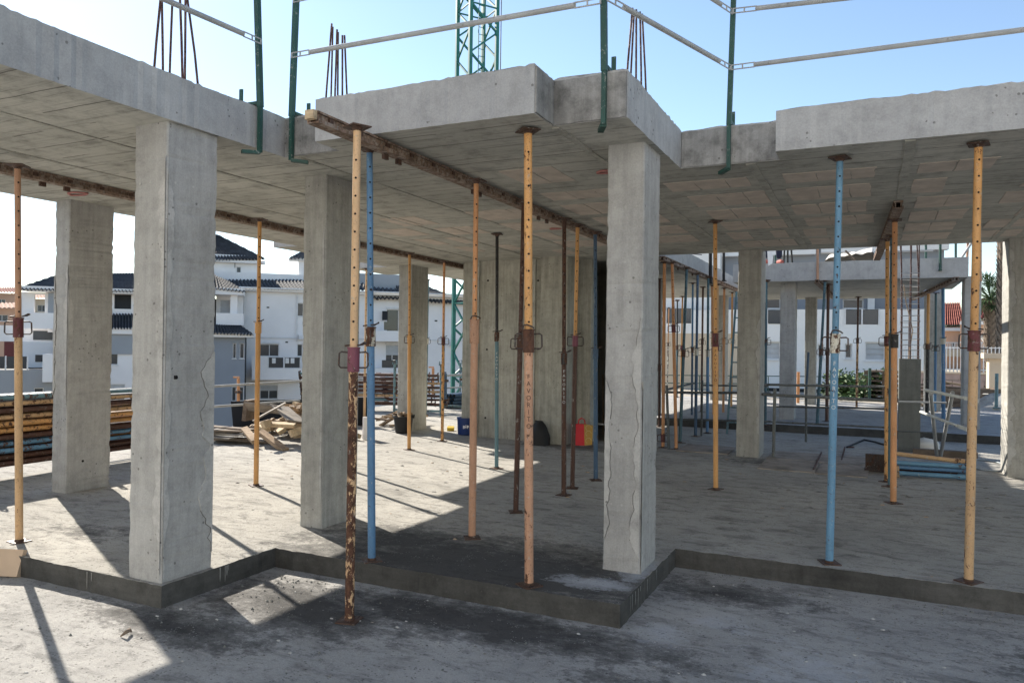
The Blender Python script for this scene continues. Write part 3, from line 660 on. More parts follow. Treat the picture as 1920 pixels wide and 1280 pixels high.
prop((1741, 545), (1738, 778), .13, 2.60, 650, 'yellow', 'black', 'rust', 'dark and yellow prop right of the rebar column under the second slab', .034, .03, rust=(.2, .2, .5), detail=False)
prop((1755, 535), (1753, 772), .13, 2.60, 650, 'teal', 'blue', 'teal', 'teal prop between the dark prop and the bright blue prop', .026, .022, rust=(.2, .2, .5), detail=False)
prop((1768, 525), (1769, 785), .13, 2.60, 637, 'blue', 'blue', 'white', 'bright blue prop with white collar and letters under the second slab', .033, .028, None, text=1, tz=.25, rust=(.05, .05, .1), holes=False)

for k_, (px_, py_) in enumerate(((322, 937), (622, 871), (600, 889))):
    prop(None, (px_, py_), 0, 2.63, 640, 'yellow', 'yellow', 'rust', ['prop hidden behind the large near column under the left beam', 'prop hidden behind the dark grey column under the left beam', 'second prop hidden behind the dark grey column'][k_])
# ------------------------------------------------------------------ formwork beams
def beam(a, b, z, label, w=.075, h=.07, mat='beam', lugs=()):
    a = Vector(a); b = Vector(b); L = (b-a).length; mid = (a+b)/2
    t = thing('formwork_beam', label, 'beam', (a.x, a.y, z), math.atan2(b.y-a.y, b.x-a.x), 'steel formwork beams under the slabs')
    mb = MB()
    mb.bx(0, L, -w/2, w/2, h-.012, h); mb.bx(0, L, -w*.32, -w*.32+.006, .012, h-.012); mb.bx(0, L, w*.32-.006, w*.32, .012, h-.012)
    mb.bx(0, L, -w*.55, w*.55, .004, .0115); mb.bx(0, L, -w*.55, -w*.55+.006, .0125, .026); mb.bx(0, L, w*.55-.006, w*.55, .0125, .026)
    mb.build('channel', M[mat], t)
    for k in range(int(L/.28)):
        MB().bx(.1+k*.28, .135+k*.28, -w*.47, -w*.325, .03, .055).build('stiffener', M['rusty'], t)
        MB().bx(.1+k*.28, .135+k*.28, w*.325, w*.47, .03, .055).build('stiffener', M['rusty'], t)
    for lx in lugs:
        MB().bx(lx, lx+.05, w*.15, w*.4, -.03, .003).build('wedge', M['rusty'], t)
    return t
beam((-2.80, 3.30), (-2.83, 10.2), 2.625, 'long rusty beam that sticks out past the slab edge above the peeling prop', lugs=(.7, .85, 1.9, 2.0, 3.2, 3.4))
beam((-5.75, 2.4), (-5.95, 10.7), 2.625, 'long rusty beam on the left, running behind the large near column', lugs=(1.3, 1.5, 4.8))
beam((.20, 7.25), (.06, 11.4), 2.625, 'short beam over the reddish orange prop on the right', mat='beam')
beam((-2.66, 10.5), (-2.60, 19.0), 2.625, 'far beam above the row of props beside the core', lugs=(1, 2))
beam((-.85, 14.0), (-.75, 19.0), 2.545, 'beam under the second slab left of the sky-blue prop')
beam((1.24, 14.1), (.85, 19.4), 2.545, 'beam under the second slab at its right end')
MB().box((-2.79, 3.27, 2.665), (.06, .03, .05)).build('wooden_wedge', M['wood_pale'], None)
tag(bpy.data.objects['wooden_wedge'], 'small pale wooden wedge in the end of the protruding beam', 'wedge')

# ------------------------------------------------------------------ guard rails on the slab top
def guard_post(px_top, px_bot, edge, arm_px, label, tab_px, ztop=4.35):
    # edge: ('x', value) or ('y', value): plane of the slab face it clamps
    off = .035
    f_ = (lambda px, py: on_x(px, py, edge[1]+off)) if edge[0] == 'x' else (lambda px, py: on_y(px, py, edge[1]-off))
    b = f_(*px_bot); b.z = 2.665
    q = f_(*px_top); sl = (q-b)/(q.z-b.z); T = b+sl*(ztop-b.z)
    t = thing('guard_post', label, 'guard post', b, group='green clamp posts of the guard rail')
    L_ = lambda v: Vector(v)-b
    MB().bar(L_(b+Vector((0, 0, .3))), L_(T), .033, .033, (0, 1, 0)).build('post', M['guard'], t)
    MB().bar(Vector((0, 0, 0)), Vector((0, 0, .42))+sl*.0, .026, .026, (0, 1, 0)).build('clamp_leg', M['guard'], t)
    e = spot(*arm_px, 2.655); d = (L_(e)); d.z = -.01
    MB().bar((0, 0, .0), d, .034, .022).build('lower_jaw', M['guard'], t)
    inn = Vector((-1, 0, 0)) if edge[0] == 'x' else Vector((0, 1, 0))
    MB().bar(inn*.02+Vector((0, 0, .328)), inn*.22+Vector((0, 0, .328)), .035, .02).build('upper_jaw', M['guard'], t)
    MB().bar(inn*.17+Vector((0, 0, .339)), inn*.17+Vector((0, 0, .44)), .026, .012, (0, 1, 0)).build('tab', M['guard'], t)
    return t, b, T, sl
g1 = guard_post((481, 0), (487, 270), ('x', -3.695), (453, 284), 'green clamp post on the left slab edge', None)
g2 = guard_post((556, 0), (546, 292), ('y', 4.07), (578, 305), 'green clamp post in the notch of the slab, left of the rebar starters', None)
g3 = guard_post((1131, 0), (1132, 215), ('y', 4.095), (1126, 246), 'green clamp post near the slab corner above the pale column', None)
g4 = guard_post((1376, 0), (1366, 300), ('y', 5.423), (1350, 325), 'green clamp post over the recessed slab edge on the right', None)
def rail(a, b, label, r_=.0165, flat=.16, tube=None):
    a = Vector(a); b = Vector(b); L = (b-a).length
    t = thing('guard_rail', label, 'rail', a, group='galvanised guard rail tubes', quat=(b-a).to_track_quat('X', 'Z'))
    MB().cyl((flat, 0, 0), (L-flat, 0, 0), r_, 10).build('tube', tube or M['galv'], t)
    for x0, x1, s_ in ((.0, flat, 1), (L-flat, L, -1)):
        # flattened end: slotted eye made of two thin bars with bridges
        mb = MB(); h = r_*1.15
        mb.bx(x0, x1, -.003, .003, h*.62, h); mb.bx(x0, x1, -.003, .003, -h, -h*.62)
        for u in (0, .46, .94): mb.bx(x0+(x1-x0)*u, x0+(x1-x0)*(u+.06), -.0028, .0028, -h*.6, h*.6)
        mb.build('slotted_end', tube or M['galv'], t)
    return t
def pt_on(g, px, py):       # height on a guard post where a pixel row crosses it
    _, b, T, sl = g; z = zat(b, px, py); return b+sl*(z-b.z)
fr = Vector((0, -.035, 0)); fx = Vector((.035, 0, 0))
rail(pt_on(g2, 563, 110)+fr, pt_on(g3, 1128, 6)+fr, 'guard rail tube crossing in front of the crane mast')
a = pt_on(g3, 1138, 2)+fr+fx; b = pt_on(g4, 1366, 131)+fr; rail(a, b, 'guard rail tube from the corner post down to the post above the recessed edge')
a = pt_on(g4, 1378, 130)+fr; zz = a.z; q = on_y(1920, 56, a.y); rail(a, q+(q-a)*.5, 'lower guard rail tube running off to the right edge')
a = pt_on(g4, 1378, 25)+fr; q = on_y(1560, 0, a.y); rail(a, a+(q-a)*3.2, 'upper guard rail tube running off to the right edge')
b = pt_on(g4, 1366, 28)+fr; a = pt_on(g3, 1138, -125)+fr+fx; rail(a, b, 'upper guard rail tube coming down to the post above the recessed edge')
a = pt_on(g2, 563, 8)+fr; b = pt_on(g3, 1128, -122)+fr; rail(a, b, 'upper guard rail tube starting at the notch post, mostly out of view')
b = pt_on(g1, 476, 82)+fx; q = on_x(310, 0, b.x); rail(b+(q-b)*1.8, b, 'guard rail tube ending at the left slab edge post')

# ------------------------------------------------------------------ rebar starters on the slab
def starter(cx, cy, pts, label, ztop=None, lean=.09, zb=2.965):
    t = thing('rebar_starters', label, 'rebar', (cx, cy, zb), group='rebar starters sticking out of the slab')
    for (bx_, by, tx, ty, h) in pts:
        MB().path([(bx_, by, -.02), (bx_*.6+tx*.4, by*.6+ty*.4, h*.45), (tx, ty, h)], .0075, 6).build('bar', M['rebar'], t)
    return t
def st_from(pxs, y, label, xs=0):
    bars = []
    base0 = None
    for (bx_, by_, tx, ty, yy) in pxs:
        yb = y+yy; B = on_y(bx_, by_, yb); T = on_y(tx, ty, yb+random.uniform(-.05, .05))
        bars.append((B, T))
    c = sum((b for b, _ in bars), Vector())/len(bars); c.z = 2.96
    return starter(c.x, c.y, [(B.x-c.x, B.y-c.y, T.x-c.x, T.y-c.y, T.z-2.96) for B, T in bars], label)
st_from([(607, 175, 622, 46, 0), (620, 172, 624, 52, .3), (627, 170, 632, 57, .02), (634, 170, 634, 62, .25), (643, 168, 642, 68, 0), (655, 166, 646, 68, .2)], 4.65, 'bundle of six rusty bars above the dark grey column, left of the crane')
st_from([(1172, 140, 1186, 17, 0), (1180, 142, 1189, 22, .3), (1193, 150, 1193, 20, .02), (1204, 165, 1200, 24, .2), (1214, 178, 1204, 28, .3)], 4.75, 'bundle of rusty bars above the pale column at the slab corner')
st_from([(286, 118, 304, -30, 0), (307, 128, 303, -25, .1), (317, 134, 324, -20, .3), (343, 146, 336, -40, 0), (347, 148, 348, -20, .2), (376, 155, 350, -10, .3)], 3.3, 'bundle of bars above the large near column at top left')

# ------------------------------------------------------------------ second building slab
slab2 = slab('second_slab', [(-2.3, 14.27), (1.42, 14.27), (1.42, 17.0), (.95, 17.0), (.95, 19.6), (-2.3, 19.6)], 2.62, 2.945, [M['edge'], M['edge'], M['soffit']], .006, .12, .006)
tag(slab2, 'concrete slab of the second building on the right', kind='structure')
# post stubs on the second slab
def simple_post(px0, px1, y, w, mat, label, name='guard_post', cat='post', cyl=True):
    a = on_y(*px0, y); b = on_y(*px1, y)
    t = thing(name, label, cat, a)
    mb = MB(); (mb.cyl((0, 0, 0), b-a, w, 8) if cyl else mb.bar((0, 0, 0), b-a, w*2, w*2, (0, 1, 0))); mb.build('pole', mat, t)
    MB().box((0, .05, -.01+.0), (w*2.4, .14, .02)).build('clamp', mat, t)
    return t
simple_post((1533, 528), (1533, 455), 14.22, .022, P('pink', .3), 'rusty orange post clamped to the second slab edge')
simple_post((1763, 505), (1763, 440), 14.22, .02, M['guard'], 'dark green post on the second slab near its right end')
simple_post((1736, 492), (1736, 455), 17.0, .022, M['guard'], 'thin green post on the second slab behind the rebar cage')
simple_post((1792, 492), (1792, 455), 17.0, .022, M['guard'], 'thin green post at the far right of the second slab')
simple_post((1454, 493), (1454, 478), 15.0, .015, M['guard'], 'short green stub on the second slab beside the worker')
simple_post((1838, 525), (1838, 440), 14.22, .022, P('pink', .3), 'brown post at the right end of the second slab')
simple_post((1813, 492), (1815, 450), 15, .02, P('pink', .3), 'brown post standing behind the tallest orange prop')
a = on_y(1795, 495, 14.6); b = on_y(1822, 455, 14.6)
tag(MB().cyl(a, b, .018, 8).build('leaning_tube', M['galv']), 'pale tube leaning on the end of the second slab', 'tube')
tag(MB().cyl(on_y(1540, 474, 15.2), on_y(1750, 470, 15.2), .015, 8).build('guard_rail', M['galv']), 'thin rail crossing behind the white tarp', 'rail')
# tarp over a heap
mb = MB(); NX, NY = 26, 8; vs = []
A = on_y(1541, 497, 14.75); B = on_y(1645, 497, 14.75)
for j in range(NY+1):
    for i in range(NX+1):
        u = i/NX; v = j/NY
        prof = .16*math.sin(min(1, u/.18)*math.pi/2)*(1 if u < .5 else 1)+.10*max(0, u-.35)/.65 if u < .93 else .24*(1-(u-.93)/.07)
        h = max(0, prof)*math.sin(math.pi*min(1, .15+v*.85))**.6 + .03*noise.noise(Vector((u*9, v*4, 1)))
        p = A.lerp(B, u); vs.append((p.x, p.y-.05+v*.7, 2.955+max(0.0, h)*1.15))
mb.add(vs, [(j*(NX+1)+i, j*(NX+1)+i+1, (j+1)*(NX+1)+i+1, (j+1)*(NX+1)+i) for j in range(NY) for i in range(NX)], True)
tag(mb.build('tarp', M['cloth']), 'crumpled off-white tarp lying on the second slab', 'tarp')
tag(MB().bar(on_y(1585, 470, 14.68), on_y(1613, 497, 14.68), .05, .03).build('board', M['wood_old']), 'thin board leaning across the white tarp', 'board')
# surveyor's tripod
t = thing('tripod', 'black tripod standing on the second slab beside the worker', 'tripod', on_y(1477, 500, 14.6))
o_ = t.location.copy()
for (x0, x1) in ((1469, 1473), (1477, 1477), (1486, 1481)):
    MB().cyl(on_y(x0, 500, 14.6+(.25 if x0 == 1477 else 0))-o_, on_y(x1, 430, 14.7)-o_, .016, 6, .02).build('leg', M['rubber'], t)
MB().cyl((0, .1, .78), (0, .1, .9), .06, 8).build('head', M['rubber'], t)

# worker on the second slab (only the shins show from here)
def skinned(name, verts, edges, radii, mat, parent, root=0, sub=1):
    me = bpy.data.meshes.new(name); me.from_pydata(verts, edges, []); o = bpy.data.objects.new(name, me); C.objects.link(o)
    md = o.modifiers.new('s', 'SKIN'); sk = me.skin_vertices[0].data
    for i, r_ in enumerate(radii): sk[i].radius = (r_, r_) if not isinstance(r_, tuple) else r_
    sk[root].use_root = True; md2 = o.modifiers.new('u', 'SUBSURF'); md2.levels = sub; md2.render_levels = sub
    dg = bpy.context.evaluated_depsgraph_get(); m2 = bpy.data.meshes.new_from_object(o.evaluated_get(dg)); bpy.data.objects.remove(o)
    m2.materials.clear(); m2.materials.append(mat)
    for p_ in m2.polygons: p_.use_smooth = True
    return put(name, m2, parent)
M['skin'] = plain('skin', (.42, .26, .19), .6); M['navy'] = plain('navy_cloth', (.02, .025, .05), .9); M['shirt'] = plain('grey_shirt_cloth', (.2, .22, .26), .9); M['shoe'] = plain('red_grey_shoe', (.35, .10, .08), .7)
wp = on_y(1447, 500, 14.5); wp.z = 2.945
t = thing('person', 'person in dark navy trousers and reddish shoes standing on the second slab', 'person', wp, R(25))
skinned('body', [(0, 0, 1.0), (0, 0, 1.2), (0, 0, 1.42), (0, 0, 1.5), (0, -.01, 1.56), (0, -.01, 1.66), (.2, 0, 1.4), (.25, .02, 1.12), (.24, -.06, .88), (.24, -.08, .79), (-.2, 0, 1.4), (-.25, .02, 1.12), (-.24, -.06, .88), (-.24, -.08, .79)],
        [(0, 1), (1, 2), (2, 3), (3, 4), (4, 5), (2, 6), (6, 7), (7, 8), (8, 9), (2, 10), (10, 11), (11, 12), (12, 13)], [.13, .12, .13, .055, .085, .09, .055, .045, .033, .03, .055, .045, .033, .03], M['skin'], t)
skinned('shirt', [(0, 0, .98), (0, 0, 1.2), (0, 0, 1.42), (.2, 0, 1.4), (.25, .02, 1.14), (-.2, 0, 1.4), (-.25, .02, 1.14)], [(0, 1), (1, 2), (2, 3), (3, 4), (2, 5), (5, 6)], [.15, .145, .15, .075, .062, .075, .062], M['shirt'], t)
skinned('trousers', [(0, 0, .98), (.09, 0, .86), (.12, -.01, .48), (.135, .01, .10), (-.09, 0, .86), (-.11, -.01, .48), (-.125, .01, .10)], [(0, 1), (1, 2), (2, 3), (0, 4), (4, 5), (5, 6)], [.15, .1, .072, .06, .1, .072, .06], M['navy'], t)
for s_ in (-1, 1): skinned('shoe', [(s_*.13, .06, .045), (s_*.135, -.05, .05), (s_*.14, -.17, .035)], [(0, 1), (1, 2)], [.045, .05, .035], M['shoe'], t)
mb = MB()
for i in range(60):
    a = random.random()*6.28; e = random.uniform(.1, 1.5); v = Vector((math.cos(a)*math.cos(e), math.sin(a)*math.cos(e), math.sin(e)))*.098
    mb.box(v+Vector((0, 0, 1.66)), (.03, .03, .03))
mb.build('hair', M['rubber'], t)
tag(MB().add([(wp.x-.03, wp.y-.26, 2.90), (wp.x+.04, wp.y-.26, 2.94), (wp.x+.09, wp.y-.24, 3.6), (wp.x-.09, wp.y-.24, 3.6), (wp.x-.03, wp.y-.25, 2.90), (wp.x+.04, wp.y-.25, 2.94), (wp.x+.09, wp.y-.22, 3.6), (wp.x-.09, wp.y-.22, 3.6)],
   [(0, 1, 2, 3), (7, 6, 5, 4), (0, 4, 5, 1), (1, 5, 6, 2), (2, 6, 7, 3), (3, 7, 4, 0)]).build('plan_sheet', M['white']), 'white sheet hanging in front of the worker on the second slab', 'sheet')

# heap of mesh bars on the far part of the roof slab
t = thing('rebar_bundle', 'pile of dark reinforcing bars lying on the slab edge above the row of props', 'rebar', (-2.9, 12.2, HT))
for k in range(26):
    a = Vector((random.uniform(-.9, .1), random.uniform(-1.2, .2), .02+.012*k)); d = Vector((random.uniform(.6, 1.5), random.uniform(.2, 1.3), random.uniform(-.02, .03)))
    MB().cyl(a-d*.5, a+d*.8, .008, 5).build('bar', M['wire'], t)
simple_post((1332, 530), (1332, 470), 13.2, .03, M['rubber'], 'black post beside the pile of reinforcing bars')
simple_post((1357, 525), (1357, 470), 14.0, .025, M['rubber'], 'second black post by the pile of reinforcing bars')

# ------------------------------------------------------------------ rebar column, block and cage
t = thing('part_cast_column', 'half-cast column with a smooth block below and a rebar cage above', 'column', (.36, 11.9, 0))
MB().bx(0, .27, 0, .3, 0, 1.30).build('cast_block', M['block'], t)
for (x, y) in ((.03, .03), (.14, .03), (.24, .03), (.03, .27), (.13, .27), (.24, .27)):
    dx = random.uniform(-.015, .015)
    MB().path([(x, y, 1.28), (x, y, 1.9), (x+dx, y, 2.55), (x+dx*2-.01, y, 3.0)], .009, 6).build('bar', M['rebar'], t)
for k in range(15):
    z = 1.33+k*.083+random.uniform(-.012, .012); e = [random.uniform(-.012, .012) for _ in range(4)]
    MB().path([(.015, .015, z+e[0]), (.255, .015, z+e[1]), (.26, .285, z+e[2]), (.015, .285, z+e[3]), (.012, .02, z+e[0])], .0042, 5).build('stirrup', M['galv'], t)
MB().path([(.12, .12, 1.3), (.17, .15, 1.7), (.08, .1, 2.1), (.05, .12, 2.35)], .007, 6).build('bar', M['wood'], t)

# ------------------------------------------------------------------ safety tubes in the middle distance (right half)
M['tube_grey'] = paint('grey_scaffold_tube', (.17, .18, .175), .3, (.09, .075, .065), .6)
tg = M['tube_grey']
def tube(a, b, r_, mat, label, name='barrier_tube', cat='tube', group='barrier tubes in the middle distance', ends=False):
    a = Vector(a); b = Vector(b)
    t = thing(name, label, cat, a, group=group, quat=(b-a).to_track_quat('X', 'Z')); L = (b-a).length
    MB().cyl((0, 0, 0), (L, 0, 0), r_, 8).build('tube', mat, t)
    if ends: MB().bx(L+.001, L+.16, -.004, .004, -.02, .02).build('flat_end', mat, t)
    else: MB().cyl((-.012, 0, 0), (.0, 0, 0), r_*.8, 8).build('end_cap', M['wire'], t)
    return t
mt = paint('dark_scaffold_tube', (.10, .11, .11), .3, (.07, .055, .045), .6)
tube(on_y(1247, 735, 11.2), on_y(1445, 737, 11.2), .018, mt, 'dark barrier tube right of the pale column, upper one of the pair')
tube(on_y(1250, 730, 11.25), on_y(1306, 717, 12.6), .016, mt, 'short dark barrier tube rising behind the leaning teal prop')
tube(on_y(1318, 722, 13), on_y(1440, 724, 13), .014, mt, 'thin dark barrier tube behind the lettered yellow prop')
tube(on_y(1240, 785, 12.3), on_y(1445, 790, 12.3), .018, mt, 'low dark barrier tube right of the pale column')
tube(on_y(1430, 721, 10.9), on_y(1660, 725, 10.9), .016, tg, 'top barrier tube crossing behind the sky-blue prop')
tube(on_y(1430, 739, 10.4), on_y(1662, 751, 10.4), .020, tg, 'thick middle barrier tube crossing behind the sky-blue prop')
tube(on_y(1455, 762, 12.0), on_y(1662, 766, 12.0), .014, mt, 'third barrier tube crossing behind the sky-blue prop')
tube(on_y(1430, 790, 11.2), on_y(1660, 801, 11.2), .013, mt, 'lowest barrier tube just above the step of the raised floor')
tube(spot(1254, 842, 0), on_y(1250, 722, 10.55), .020, mt, 'upright dark tube with the barrier, near the low red collar', cat='post')
tube(spot(1315, 817, 0), on_y(1317, 713, 12), .016, mt, 'upright tube behind the navy prop', cat='post')
tube(spot(1450, 858, 0), on_y(1453, 728, 10.1), .020, tg, 'upright grey tube right of the brown-grey column', cat='post')
tube(spot(1511, 828, 0), on_y(1512, 728, 11.8), .017, tg, 'upright grey tube with a blue top left of the sky-blue prop', cat='post')
tag(MB().cyl(on_y(1512, 728, 11.8), on_y(1516, 660, 11.8), .016, 8).build('blue_tube', P('navy', .2)), 'thin blue tube standing on the grey upright', 'tube')
wt = paint('white_tube', (.66, .68, .66), .05)
tube(on_y(1735, 731, 9.6), on_y(1808, 746, 9.3), .018, wt, 'white tube leaning towards the tall orange prop', ends=True)
tube(on_y(1726, 772, 9.9), on_y(1795, 798, 9.3), .016, wt, 'pale tube with slotted flat end low beside the tall orange prop', ends=True)
tube(spot(1757, 858, 0), on_y(1745, 738, 9.9), .022, M['galv'], 'grey upright tube left one of the crossed pair', cat='post')
tube(spot(1763, 858, 0), on_y(1786, 735, 9.9), .022, M['galv'], 'grey upright tube right one of the crossed pair', cat='post')
tube(on_y(1684, 753, 11.5), on_y(1775, 755, 11.5), .013, M['galv'], 'thin tube crossing in front of the half-cast column')
tube(on_y(1684, 808, 11.5), on_y(1770, 812, 11.5), .010, mt, 'lower thin tube crossing in front of the half-cast column')
# hexagonal logic kept simple: stored props lying in stack on the right
def lying(a, b, mat_o, mat_i, label, group, r_=.024, frac=.55, rust=(.2, .3), collar='darkred'):
    a = Vector(a); b = Vector(b); L = (b-a).length
    t = thing('stored_prop', label, 'prop', a, group=group, quat=(b-a).to_track_quat('X', 'Z'))
    MB().cyl((.006, 0, 0), (L*frac, 0, 0), r_, 10).build('outer_tube', P(mat_o, rust[1]), t)
    MB().cyl((L*frac+.001, 0, 0), (L-.006, 0, 0), r_*.8, 10).build('inner_tube', P(mat_i, rust[0]), t)
    def pl(): return MB().box((0, 0, 0), (.006, .115, .115)).mesh('end_plate', M['rusty'])
    for x in (0, L):
        q = put('end_plate', shared('ep', pl), t, (x, 0, 0)); q.rotation_euler = (random.uniform(0, 1.5), 0, 0)
    MB().cyl((L*frac-.05, 0, 0), (L*frac+.05, 0, 0), r_*1.25, 10).build('collar', P(collar, .4), t)
    return t
gl = 'props lying in the low stack on the right'
for k, (pa, pb, z, mo, mi) in enumerate([((1668, 884), (1822, 892), .04, 'bluepale', 'blue'), ((1672, 876), (1822, 882), .10, 'blue', 'bluepale'), ((1668, 868), (1822, 875), .155, 'bluepale', 'bluepale'), ((1665, 856), (1815, 872), .21, 'tan', 'rust'), ((1668, 878), (1822, 884), .035, 'rust', 'rust'), ((1668, 870), (1822, 880), .095, 'teal', 'rust')]):
    y = 9.55+[0, .06, .0, .1, .35, .3][k]
    a = on_y(pa[0], 800, y); b = on_y(pb[0], 800, y+.1); a.z = z; b.z = z+(-.02 if k == 3 else 0)
    if k == 3: a.z = .25; b.z = .19
    lying(a, b, mo, mi, ['lowest front blue stored prop', 'second blue stored prop', 'top blue stored prop', 'rusty tan stored prop lying over the blue ones', 'dark stored prop at the bottom rear', 'dark teal stored prop at the rear'][k]+' in the low stack on the right', gl, .025, .9, (.1, .15), mo)
for (x, z) in ((.22, 0), (.22, .07)):
    tag(MB().box((x+.02, 9.6+z, .03+z*.9), (.12, .3, .055)).build('timber_bearer', M['wood']), ['pale timber bearer under the blue stored props', 'second timber piece stacked under the blue stored props'][int(z > 0)], 'timber')
# dark crate at the left end of the stack
t = thing('rusty_bin', 'dark steel fork bin end at the left of the low stack of stored props', 'bin', (.0, 9.8, 0))
for i in range(7): MB().box((-.02+i*.028, 0, .11), (.02, .05, .19)).build('slat', M['wire'], t)
MB().box((.065, .06, .015), (.24, .16, .03)).build('base', M['wire'], t); MB().box((.065, .035, .11), (.22, .015, .18)).build('plate', M['rusty'], t)
# white sack
mb = MB(); vs = []; NX = 12
q = spot(1735, 852, 0)
for j in range(7):
    for i in range(NX):
        a = 2*math.pi*i/NX; h = j/6; r_ = (.20*(1-h**2)**.5 if h < 1 else 0.001)*(1+.22*noise.noise(Vector((math.cos(a), math.sin(a), h*2))))
        vs.append((q.x+r_*math.cos(a)*1.15, q.y+.4+r_*math.sin(a)*.8, h*.19+.03*noise.noise(Vector((math.cos(a)*2, math.sin(a)*2, h)))*h))
mb.add(vs, [(j*NX+i, j*NX+(i+1) % NX, (j+1)*NX+(i+1) % NX, (j+1)*NX+i) for j in range(6) for i in range(NX)], True)
tag(mb.build('white_sack', M['cloth']), 'crumpled white sack on the floor beside the half-cast column', 'sack')
tag(MB().box((.9, 11.6, .05), (.75, .12, .09)).build('timber_beam', M['wood_old']), 'dark timber beam lying behind the crossed grey tubes', 'timber')
pts = [(1.3+.22*math.cos(a)*(1+.1*math.sin(3*a)), 11.0+.5*math.sin(a), .012) for a in [i*.35 for i in range(19)]]
tag(MB().path(pts, .011, 6).build('hose', paint('pale_hose', (.35, .40, .44), .0)), 'pale hose looped on the floor before the right edge column', 'hose')
# black strap / dark rags and boards on the floor
tag(MB().path([spot(1588, 838, .012), spot(1620, 824, .014), spot(1640, 828, .012), spot(1660, 834, .012)], .014, 6).build('black_pipe', M['rubber']), 'bent black pipe on the floor near the half-cast column', 'pipe')
# plywood sheets
k = 0
for (x0, x1, y0, y1) in ((-1.2, -.56, 9.3, 10.2), (-.55, .0, 9.25, 10.15), (-1.2, -.6, 10.21, 11.0), (-.59, .0, 10.17, 10.95), (-2.4, -1.7, 10.3, 11.1)):
    a = random.uniform(-.03, .03)
    tag(MB().box(((x0+x1)/2, (y0+y1)/2, .006+k*.0005), (x1-x0-.012, y1-y0-.012, .011), Matrix.Rotation(a, 3, 'Z')).build('plywood_sheet', M['ply']),
        ['worn plywood sheet in front, left one near the grey upright', 'worn plywood sheet in front, near the sky-blue prop', 'worn plywood sheet behind, near the barrier tubes', 'worn plywood sheet behind, near the half-cast column', 'plywood sheet left of the brown-grey column'][k], 'sheet'); k += 1
for (px, py, s_) in ((1450, 812, .06), (1530, 862, .07), (1580, 848, .06), (1430, 945, .05), (1455, 950, .06), (1500, 880, .05), (1380, 870, .05)):
    pass
# ladder leaning behind column
t = thing('ladder', 'dark metal ladder leaning behind the brown-grey column', 'ladder', (0, 0, 0))
A0 = spot(1363, 813, 0); A1 = on_y(1381, 547, A0.y+.25); off = Vector((.38, .02, 0))
t.location = A0; A1 = A1-A0
for o_ in (Vector((0, 0, 0)), off): MB().bar(o_, A1+o_, .028, .05, (0, 1, 0)).build('rail', P('tealp', .3), t)
for k in range(9):
    f_ = .08+k*.105; MB().cyl(A1*f_+off*.04, A1*f_+off*.96, .012, 6).build('rung', P('tealp', .3), t)

# ------------------------------------------------------------------ buckets, bag, broom and the like before the core wall
def bucket(loc, r0_, r1_, h, mat, label, name='bucket', handles=True):
    t = thing(name, label, 'bucket', loc)
    mb = MB(); n = 20; prof = [(r0_*.9, .0), (r0_, .01), (r1_, h-.02), (r1_*1.05, h-.02), (r1_*1.05, h), (r1_*.97, h), (r0_*.95, .03), (0.001, .03)]
    for k in range(len(prof)-1):
        (ra, za), (rb, zb) = prof[k], prof[k+1]; vs = []
        for i in range(n):
            a = 2*math.pi*i/n; vs.append((ra*math.cos(a), ra*math.sin(a), za))
        for i in range(n):
            a = 2*math.pi*i/n; vs.append((rb*math.cos(a), rb*math.sin(a), zb))
        mb.add(vs, [(i, (i+1) % n, n+(i+1) % n, n+i) for i in range(n)], True)
    mb.build('tub', mat, t)
    if handles:
        for s_ in (-1, 1): MB().path([(s_*r1_*1.0, -.06, h-.03), (s_*r1_*1.12, -.05, h+.02), (s_*r1_*1.12, .05, h+.02), (s_*r1_*1.0, .06, h-.03)], .01, 6).build('handle', mat, t)
    return t
q = spot(746, 813, 0)
bucket(q+Vector((0, .15, 0)), .125, .155, .27, M['rubber'], 'black rubber bucket heaped with wood scraps beside the far column')
for k in range(9):
    a = random.random()*6.28; p_ = q+Vector((random.uniform(-.09, .09), .15+random.uniform(-.09, .09), .27+random.uniform(0, .03)))
    Mr = Matrix.Rotation(random.uniform(-.5, .5), 3, 'X') @ Matrix.Rotation(a, 3, 'Z')
    tag(MB().box(p_, (random.uniform(.09, .2), .05, .022), Mr).build('wood_scrap', M['wood']), 'short brown wood scrap piled in the black bucket', 'wood scrap', 'wood scraps in the black bucket')
q = spot(866, 816, 0)
t = bucket(q+Vector((0, .15, 0)), .14, .15, .27, plain('blue_plastic', (.012, .035, .14), .35), 'dark blue plastic tub standing in front of the core wall', 'blue_tub', False)
MB().add([(-.06+.03*i, -.1505-.0*(i % 2), .12+.02*((i*7) % 3)) for i in range(0)], []) if False else None
mb = MB()
for (x, z, w, h) in ((-.07, .13, .012, .05), (-.055, .14, .02, .012), (-.04, .13, .012, .045), (-.018, .13, .022, .012), (-.018, .155, .022, .01), (.012, .135, .012, .05), (.03, .14, .02, .03)):
    a = -math.pi/2-.35+x*4; a = math.atan2(-q.y, -q.x)+x*5
    rr = .149; c_ = Vector((rr*math.cos(a), rr*math.sin(a), z)); Mr = Matrix.Rotation(a, 3, 'Z'); mb.box(c_, (.004, w, h), Mr)
mb.build('worn_white_print', M['white'], t)
q = spot(842, 808, 0); mb = MB(); mb.box((q.x, q.y+.05, .035), (.11, .08, .065), Matrix.Rotation(.4, 3, 'Z') @ Matrix.Rotation(.3, 3, 'X'))
tag(mb.build('yellow_sponge', plain('yellow_foam', (.60, .42, .05), .9)), 'small yellow sponge on the floor beside the dark blue tub', 'sponge')
a = spot(862, 800, 0)+Vector((0, .3, 0)); tag(MB().cyl(a, a+Vector((.12, .35, .62)), .012, 8).build('broom_handle', M['wood_pale']), 'pale wooden stick leaning on the core wall behind the blue tub', 'stick')
